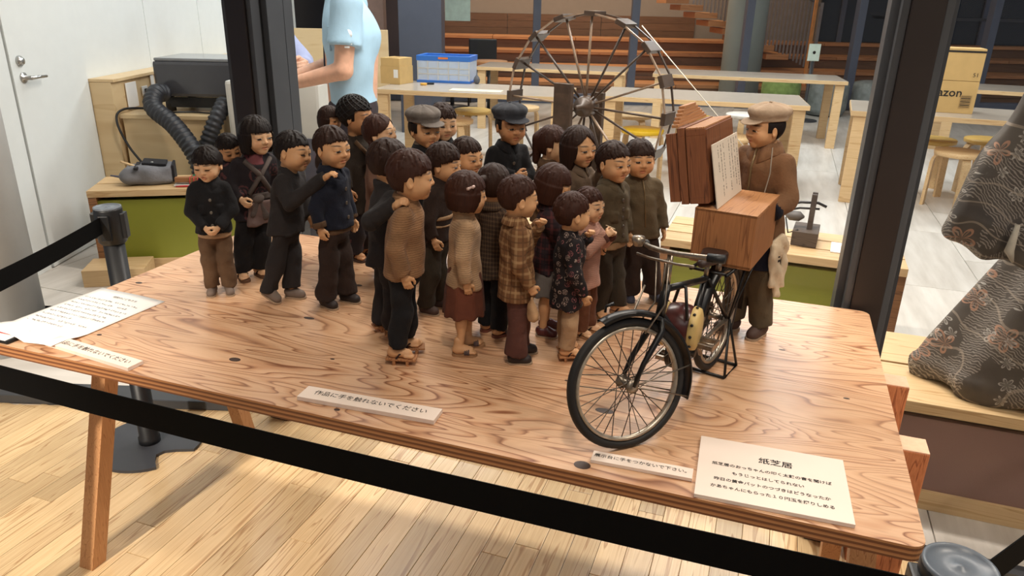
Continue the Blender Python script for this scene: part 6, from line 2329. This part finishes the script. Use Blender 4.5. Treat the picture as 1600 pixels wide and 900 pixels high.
# 1 leftmost boy
doll('leftmost carved boy in black jacket with clasped hands and brown trousers', X_(346, 457), .366, -72, (-22, 12, 0), 'open', 'bowl', 1, 1, dict(mat=c_black, pocket=1), dict(mat=c_brown), hx=324, hy=262, seed=11,
     arms=dict(R=((.058, .014, .226), (.020, .052, .190), 'cup', (0, .3, 1)), L=((-.058, .014, .226), (-.016, .054, .190), 'cup', (0, .3, 1))), foot=('shoe', s_grey), buttons=3, hem=.168, shirt=c_beige, closed=True,
     btn_mat=plain('button_metal', srgb(128, 122, 112), .4, .4))

# 2 girl with a baby on her back
def sling(root, s, HM, body):
    for a, b in (((-.036, .018, .288), (.030, .043, .215)), ((.036, .018, .288), (-.030, .043, .215))):
        m = Vector(a).lerp(Vector(b), .5) + Vector((0, .010, .006))
        MB().tube([Vector(a) * s, m * s, Vector(b) * s], .0062 * s, 8).build('sling_strap', c_sling, root)
    V, Q = sdf_mesh([op_tube([(.196, .0515, .0435), (.214, .050, .0425)], .002), folds(4, .0012)], .003)
    np_obj('waist_sash', V * s, Q, c_sling, root)
    V, Q = sdf_mesh([op_ell((.006, .047, .202), (.016, .009, .010)), op_cone((0, .048, .196), (-.014, .050, .160), .006, .009, .003, sq=(1, .5)), op_cone((.01, .048, .196), (.020, .050, .168), .006, .008, .003, sq=(1, .5)), folds(9, .001, 160)], .0022)
    np_obj('sash_bow', V * s, Q, c_sling, root)
    V, Q = sdf_mesh([op_box((0, .046, .168), (.070, .010, .058), .004, .002), folds(19, .0018, 120)], .003)
    np_obj('apron', V * s, Q, F('apron_grey', 112, 92, 88), root)
    V, Q = sdf_mesh([op_tube([(.276, .0300, .0310, 0, .004), (.302, .0238, .0230, 0, -.003)], .002)], .0025)
    np_obj('inner_collar', V * s, Q, F('cloth_mauve_inner', 116, 66, 70), root)
doll('carved girl with black bob hair and crossed carrying straps', X_(392, 432), .420, -48, (8, 2, 0), 'slim', 'bob', 1, 1, dict(mat=fl_kimono, name='kimono_top'), dict(mat=c_black, w=1.12, name='work_trousers'), hx=400, hy=220, seed=12,
     arms=dict(R=((.062, .000, .226), (.050, .040, .205), 'cup', (0, 0, 1)), L=((-.060, -.004, .226), (-.054, .020, .185), 'relax')), foot=('zori', z_dark), collar='cross', hem=.150, extras=sling)
def bundle(col):
    def f(root, s, HM, body):
        V, Q = sdf_mesh([op_ell((0, 0, .235), (.052, .046, .075)), folds(31, .0018)], .003)
        np_obj('wrap', V * s, Q, col, root)
    return f
g_ = X_(392, 432)
b_ = ondepth(357, 232, g_[1] + .012)
doll('carved baby with closed eyes carried on the bob-haired girl back', (b_.x, b_.y), .340, -48, (0, 22, 12), 'round', 'crop', 1, 2, dict(mat=fl_kimono), None, seed=13, closed=True, legs=False, lift=b_.z - TT - .304, hs=.95, extras=bundle(fl_kimono), collar='stand', name='baby_doll', hem=.20)

# 3 boy with a hand on the shoulder in front
w3 = reach(X_(440, 468), -14, .412, ondepth(474, 277, 1.615))
doll('carved boy in charcoal jacket laying a hand on the shoulder ahead', X_(440, 468), .412, -14, (-2, 4, -6), 'round', 'crop', 1, 0, dict(mat=c_char), dict(mat=c_char, hem=.026), hx=456, hy=240, seed=14,
     arms=dict(R=((.050, .034, .240), w3, 'cup', (-1, 0, .4)), L=((-.056, .012, .222), (-.046, .040, .190), 'relax')), foot=('shoe', s_grey), collar='stand', feet=[(.026, -.024, -6, .016), (-.022, .016, 6)], hem=.162, closed=True)
# 4 boy in navy
doll('carved boy in navy jacket over brown shirt with dark trousers', X_(527, 474), .428, -22, (-12, 2, 0), 'frown', 'crop', 0, 0, dict(mat=c_navy, cuff=c_brown), dict(mat=c_dkbrown, flare=.0275), hx=517, hy=232, seed=15, foot=('shoe', s_dark), buttons=3, hem=.176, shirt=c_brown,
     feet=[(.028, -.014, -14), (-.022, .012, 2)], arms=dict(R=((.060, -.006, .226), (.060, .004, .186), 'relax')))
# 5 grandmother with net cap, child behind her
def snood(root, s, HM, body):
    mb = MB()
    for k in range(14):
        for d in (1, -1):
            pts = []
            for i in range(15):
                th = .10 + i * .125
                ph_ = 2 * math.pi * k / 14 + d * i * .16
                pts.append(HM @ Vector((.0492 * math.sin(th) * math.cos(ph_), -.012 + .0545 * math.sin(th) * math.sin(ph_), .012 + .0512 * math.cos(th))))
            pts = [q for q in pts if not ((HM.inverted() @ q).y > .008 and (HM.inverted() @ q).z < .022)]
            if len(pts) > 2:
                mb.tube(pts, .0011 * s, 5)
    mb.build('hair_net', plain('black_net', srgb(14, 12, 12), .6), root)
    for a, b in (((-.036, .020, .288), (.030, .045, .205)), ((.036, .020, .288), (-.030, .045, .205))):
        m = Vector(a).lerp(Vector(b), .5) + Vector((0, .010, .004))
        MB().tube([Vector(a) * s, m * s, Vector(b) * s], .0055 * s, 8).build('sling_strap', c_brown, root)
    MB().tube([(.0, .050 * s, .20 * s), (.012 * s, .058 * s, .185 * s), (.0, .052 * s, .165 * s)], .005 * s, 8).build('cord_knot', F('straw_cord', 140, 118, 84), root)
doll('carved grandmother with black hair net and padded dark kimono', X_(562, 402), .450, -22, (4, 4, 0), 'old', 'snood', 1, 2, dict(mat=F('padded_kimono', 50, 41, 34), name='kimono_coat'), dict(mat=fl_kimono, w=1.10, name='work_trousers'), hx=556, hy=188, seed=16, foot=('zori', s_brown), collar='cross', hem=.120,
     extras=snood, name='grandmother_doll', wide=1.12, group=None)
g_ = X_(562, 402)
b_ = ondepth(514, 187, g_[1] + .02)
doll('carved toddler peeking out behind the grandmother', (b_.x, b_.y), .360, -20, (-8, 6, 0), 'round', 'bobshort', 0, 2, dict(mat=c_dkbrown), None, seed=17, legs=False, lift=b_.z - TT - .325, hs=.85, extras=bundle(c_dkbrown), collar='stand', name='baby_doll', hem=.20)
# 6 girl with braid
doll('carved girl with long dark braid and mauve coat', tuple(tab(.585, .700))[:2], .425, -8, (-6, -8, 0), 'slim', 'braid', 2, 1, dict(mat=c_mauve), dict(mat=c_dkbrown), hx=592, hy=212, seed=18, foot=('zori', z_dark), collar='fold', hem=.140,
     arms=dict(R=((.060, .004, .228), (.040, .045, .222), 'cup', (0, 0, 1))))
# 7 boy with arm around, 8 boy in tan sweater
w7 = reach(X_(604, 522), 22, .433, ondepth(604, 322, 1.362))
doll('carved boy in charcoal jacket putting his arm round the sweater boy', X_(604, 522), .433, 22, (10, 4, 0), 'plain', 'crop', 0, 0, dict(mat=c_char), dict(mat=c_char), hx=606, hy=252, seed=19, foot=('geta', None), collar='stand', hem=.150,
     arms=dict(R=((w7[0] * .72, w7[1] - .036, w7[2] - .034), w7, 'cup', (-1, 0, .3)), L=((-.058, .004, .226), (-.052, .020, .182), 'relax')), feet=[(.024, .010, -8), (-.024, -.006, 8)])
doll('carved boy in tan sweater and black trousers on wooden geta', X_(624, 559), .432, 2, (4, 2, 0), 'round', 'cropfull', 2, 0, dict(mat=c_tan_knit, name='sweater'), dict(mat=c_black, hem=.034, w=.92), hx=640, hy=268, seed=20, foot=('geta', None), collar='turtle', hem=.166,
     arms=dict(R=((.056, -.014, .226), (.052, .006, .178), 'relax')), feet=[(.024, -.004, -6), (-.024, .008, 6)])
# 9 cap boy, 10 boy behind
doll('carved boy in grey newsboy cap and grey turtleneck', tuple(tab(.700, .735))[:2], .440, -42, (-8, 4, 0), 'slim', 'nape', 1, 0, dict(mat=c_black), dict(mat=c_black), hx=662, hy=198, seed=22, cap=dict(mat=c_capgrey), turtle_mat=F('cloth_grey_neck', 120, 104, 90), collar='fold')
doll('carved boy in black jacket standing behind the grey cap', tuple(tab(.700, .860))[:2], .440, -60, (0, 8, 0), 'round', 'crop', 0, 1, dict(mat=c_black), dict(mat=c_black), hx=690, hy=182, seed=23, collar='fold', lift=.0)
# 11 boy in brown jacket with stripe
def stripe(root, s, HM, body):
    V, Q = sdf_mesh([op_tube([(.222, .0480, .0408), (.232, .0484, .0412)], .001), op_tube([(.206, .0486, .0412), (.211, .0486, .0412)], .001)], .0026)
    np_obj('jacket_stripe', V * s, Q, c_beige, root)
doll('carved boy in dark brown jacket with a pale chest stripe', X_(670, 484), .400, -16, (0, 4, 0), 'plain', 'cropfull', 0, 0, dict(mat=c_dkbrown), dict(mat=c_dkolive, w=1.06), hx=692, hy=260, seed=24, foot=('shoe', s_brown), collar='turtle', hem=.172, extras=stripe,
     arms=dict(R=((.060, -.004, .226), (.058, .018, .186), 'relax')))
doll('carved boy whose head alone shows behind the stripe jacket boy', tuple(tab(.850, .615))[:2], .400, -38, (0, 4, 0), 'frown', 'crop', 0, 0, dict(mat=c_dkbrown), dict(mat=c_dkolive), hx=728, hy=247, seed=25)
# 12 girl with bow, beige sweater
def bow(root, s, HM, body):
    mb = MB()
    c = Vector((.0455, .000, .026))
    for d in ((.0, .009, .004), (.0, -.009, -.004)):
        mb.tube([HM @ c, HM @ (c + Vector(d) * .6 + Vector((.003, 0, 0))), HM @ (c + Vector(d))], [.0012 * s, .0036 * s, .0028 * s], 8)
    mb.tube([HM @ (c + Vector((0, -.002, 0))), HM @ (c + Vector((.001, .002, 0)))], .0026 * s, 8)
    mb.build('hair_bow', plain('pink_ribbon', srgb(206, 176, 166), .6), root)
doll('carved girl in beige sweater and rust skirt with a hair bow', X_(724, 548), .386, 6, (4, 4, 0), 'round', 'bobshort', 2, 0, dict(mat=c_beige_knit, name='sweater'), None, hx=728, hy=303, seed=26, skirt=dict(mat=c_skirt), foot=('sandal', z_tan), collar='turtle', hem=.150, hemcut=-.12, extras=bow,
     arms=dict(R=((.058, -.010, .224), (.056, .002, .172), 'relax')), feet=[(.024, -.010, -6), (-.022, .012, 6)])
# 13 ponytail girl in plaid
doll('carved girl with a ponytail and small dark checked jacket', X_(768, 521), .384, 48, (10, 2, 0), 'slim', 'pony', 0, 0, dict(mat=pl_dark), dict(mat=c_black), hx=771, hy=290, seed=27, foot=('sandal', plain('sandal_redbrown', srgb(110, 62, 48), .6)), collar='fold', hem=.140)
# 14 cap boy arms folded
doll('carved boy in dark cap with folded arms and black jacket', tuple(tab(.860, .850))[:2], .445, -58, (-6, 3, 0), 'frown', 'nape', 1, 2, dict(mat=c_black), dict(mat=c_black), hx=797, hy=198, seed=28, cap=dict(mat=c_capdark), collar='fold', buttons=4,
     arms=dict(R=((.062, .016, .230), (.004, .058, .236), 'cup', (0, 0, 1)), L=((-.062, .016, .226), (.010, .052, .222), 'cup', (0, 0, 1))))
# 15 boy in plaid jacket with bag
def bag(root, s, HM, body):
    V, Q = sdf_mesh([op_cone((.056, .026, .150), (.050, .030, .118), .006, .024, .003, sq=(1, .6)), op_fn(lambda X, Y, Z: (.106 - Z + 0 * X + 0 * Y).astype(f32)), folds(44, .0022, 170)], .0022)
    np_obj('paper_bag', V * s, Q, plain('kraft_bag', srgb(176, 138, 100), .8, var=.15, vscale=60), root)
doll('carved boy in brown plaid jacket holding a paper bag', X_(806, 560), .388, 8, (6, 2, 0), 'plain', 'crop', 2, 0, dict(mat=pl_brown), dict(mat=c_maroon, w=1.04), hx=808, hy=312, seed=29, foot=('shoe', s_dark), collar='fold', hem=.140, extras=bag,
     arms=dict(R=((.060, -.004, .222), (.058, .022, .178), 'fist'), L=((-.050, .030, .236), (-.016, .052, .280), 'fist', (0, -1, 0))), feet=[(.024, -.006, -6), (-.024, .016, 6)])
# 16 girl half-up hair, 17 girl hand at mouth
doll('carved girl with half-tied long hair in profile', tuple(tab(1.005, .800))[:2], .412, -10, (-4, 4, 0), 'slim', 'tied', 2, 1, dict(mat=c_brown), dict(mat=c_dkbrown), hx=862, hy=232, seed=30, collar='fold')
doll('carved girl with parted hair raising her hand to her mouth', tuple(tab(1.105, .735))[:2], .425, -42, (-8, 4, 0), 'plain', 'long', 0, 0, dict(mat=F('cardigan_taupe', 104, 86, 70), cuff=c_maroon), dict(mat=c_dkbrown), hx=903, hy=230, seed=31, collar='fold',
     arms=dict(L=((-.066, .024, .240), (-.036, .052, .306), 'cup', (1, 0, .3)), R=((.056, .012, .226), (.030, .050, .232), 'cup', (0, 0, 1))))
# 18 bob girl with dark red plaid
doll('carved bob-haired girl in dark red plaid jacket and grey skirt', X_(848, 519), .382, -6, (-8, 14, 0), 'slim', 'bob', 2, 0, dict(mat=pl_red), None, hx=864, hy=290, seed=32, skirt=dict(mat=c_greyskirt, z=(.100, .190)), foot=('shoe', s_red), collar='fold', hem=.150,
     arms=dict(R=((.054, .026, .236), (.030, .062, .276), 'fist', (0, -1, 0))))
# 19 boy floral
doll('carved boy in black floral jacket and beige trousers on geta', X_(881, 557), .352, 10, (6, 2, 0), 'round', 'cropfull', 2, 0, dict(mat=fl_black), dict(mat=c_beige, hem=.030, w=.92), hx=893, hy=340, seed=33, foot=('geta', None), collar='stand', hem=.128,
     arms=dict(R=((.060, -.002, .224), (.052, .030, .165), 'relax'), L=((-.048, .036, .246), (-.010, .048, .286), 'fist', (0, -1, 0))), feet=[(.022, .000, -4), (-.022, .006, 4)])
# 20 small child pink with a candy stick
def candy(root, s, HM, body):
    MB().tube([Vector((.006, .056, .298)) * s, Vector((.020, .088, .296)) * s], .0011 * s, 6).build('candy_stick', plain('pale_stick', srgb(220, 196, 160), .6), root)
doll('small carved child in pink cardigan sucking a candy stick', X_(912, 521), .336, -28, (-8, 2, 0), 'open', 'crop', 2, 1, dict(mat=K('knit_pink', 196, 150, 132), name='cardigan', cuff=c_maroon), dict(mat=F('cloth_rust', 112, 72, 52), w=.95), hx=919, hy=332, seed=34, foot=('zori', z_tan), collar='stand', hem=.135, extras=candy,
     arms=dict(R=((.060, .022, .238), (.020, .064, .276), 'fist', (-.5, 0, 1)), L=((-.050, .034, .240), (-.020, .064, .270), 'fist', (0, -1, 0))))
# 21 and 22 two boys in olive jackets
doll('carved boy in buttoned olive brown jacket on flat sandals', X_(947, 490), .413, -46, (-4, 2, 0), 'frown', 'crop', 0, 0, dict(mat=c_olive, pocket=1), dict(mat=c_dkolive, w=1.04), hx=957, hy=255, seed=35, foot=('zori', z_tan), collar='fold', buttons=5, hem=.172, shirt=F('cloth_tan_hem', 150, 120, 88), feet=[(.030, -.004, -14), (-.026, .012, 10)])
def zipper(root, s, HM, body):
    MB().tube([(0, .0235 * s, .296 * s), (0, .036 * s, .272 * s), (0, .040 * s, .24 * s), (0, .040 * s, .19 * s)], .0016 * s, 6).build('zip', plain('brass_zip', srgb(128, 106, 74), .4, .5), root)
doll('carved round-faced boy in zipped olive jacket and navy shoes', X_(1002, 468), .402, -80, (0, 0, 0), 'round', 'bowl', 0, 0, dict(mat=F('cloth_olive_grey', 96, 82, 62)), dict(mat=c_dkbrown, w=1.12, flare=.0255), hx=998, hy=252, seed=36, foot=('shoe', s_navy), collar='stand', turtle_mat=c_brown, hem=.160, extras=zipper,
     feet=[(.036, 0, -10), (-.036, .002, 10)])
# 23 the storyteller
def teller(root, s, HM, body):
    V, Q = sdf_mesh([op_tube([(.118, .0520, .0430), (.165, .0500, .0415), (.172, .0490, .0405)], .002), folds(71, .0012)], .003)
    np_obj('apron', V * s, Q, F('apron_navy', 30, 32, 46), root)
    V, Q = sdf_mesh([op_box((-.0535, .018, .128), (.009, .018, .070), .003, .001), op_box((-.0555, .004, .120), (.009, .018, .090), .003, .001), op_box((-.0530, -.012, .126), (.009, .018, .076), .003, .001),
                     op_ell((-.052, .004, .166), (.008, .020, .010), .004), folds(72, .0022, 190)], .0024)
    to = np_obj('hand_towel', V * s, Q, F('towel_cream', 206, 186, 158), root)
    mb = MB()
    for i in range(5):
        mb.box((-.0588 * s, .010 * s, (.150 - i * .007) * s), (.0012, .006, .003))
    mb.build('towel_print', M_INK, to)
    MB().tube([Vector((-.026, .016, .302)) * s, Vector((-.037, .032, .268)) * s, Vector((-.036, .046, .230)) * s, Vector((-.034, .050, .18)) * s], .0012 * s, 5).build('neck_cord', F('cord_grey', 150, 138, 124), root)
    MB().tube([(0, .0250 * s, .298 * s), (0, .037 * s, .272 * s), (0, .0405 * s, .24 * s), (0, .0405 * s, .17 * s)], .0018 * s, 6).build('zip', MATS['brass_zip'], root)
doll('carved storyteller in beige flat cap and brown jacket behind the box', X_(1168, 518), .508, -142, (-22, 4, 0), 'smile', 'nape', 1, 0, dict(mat=F('jacket_leather_brown', 122, 88, 62), cuff=c_navy), dict(mat=c_olive, w=1.06), hx=1197, hy=200, seed=41, foot=('shoe', s_brown), collar='fold', hem=.165,
     cap=dict(mat=c_capbeige, panels=6, tilt=2), extras=teller, name='storyteller_doll', hs=.78, zs=1.12, wide=1.0,
     arms=dict(L=((-.066, .008, .232), (-.060, .048, .218), 'cup', (1, 0, .3)), R=((.060, .016, .226), (.034, .060, .208), 'cup', (0, 0, 1))), feet=[(.026, .018, -20), (-.024, -.004, 6)], group=None)
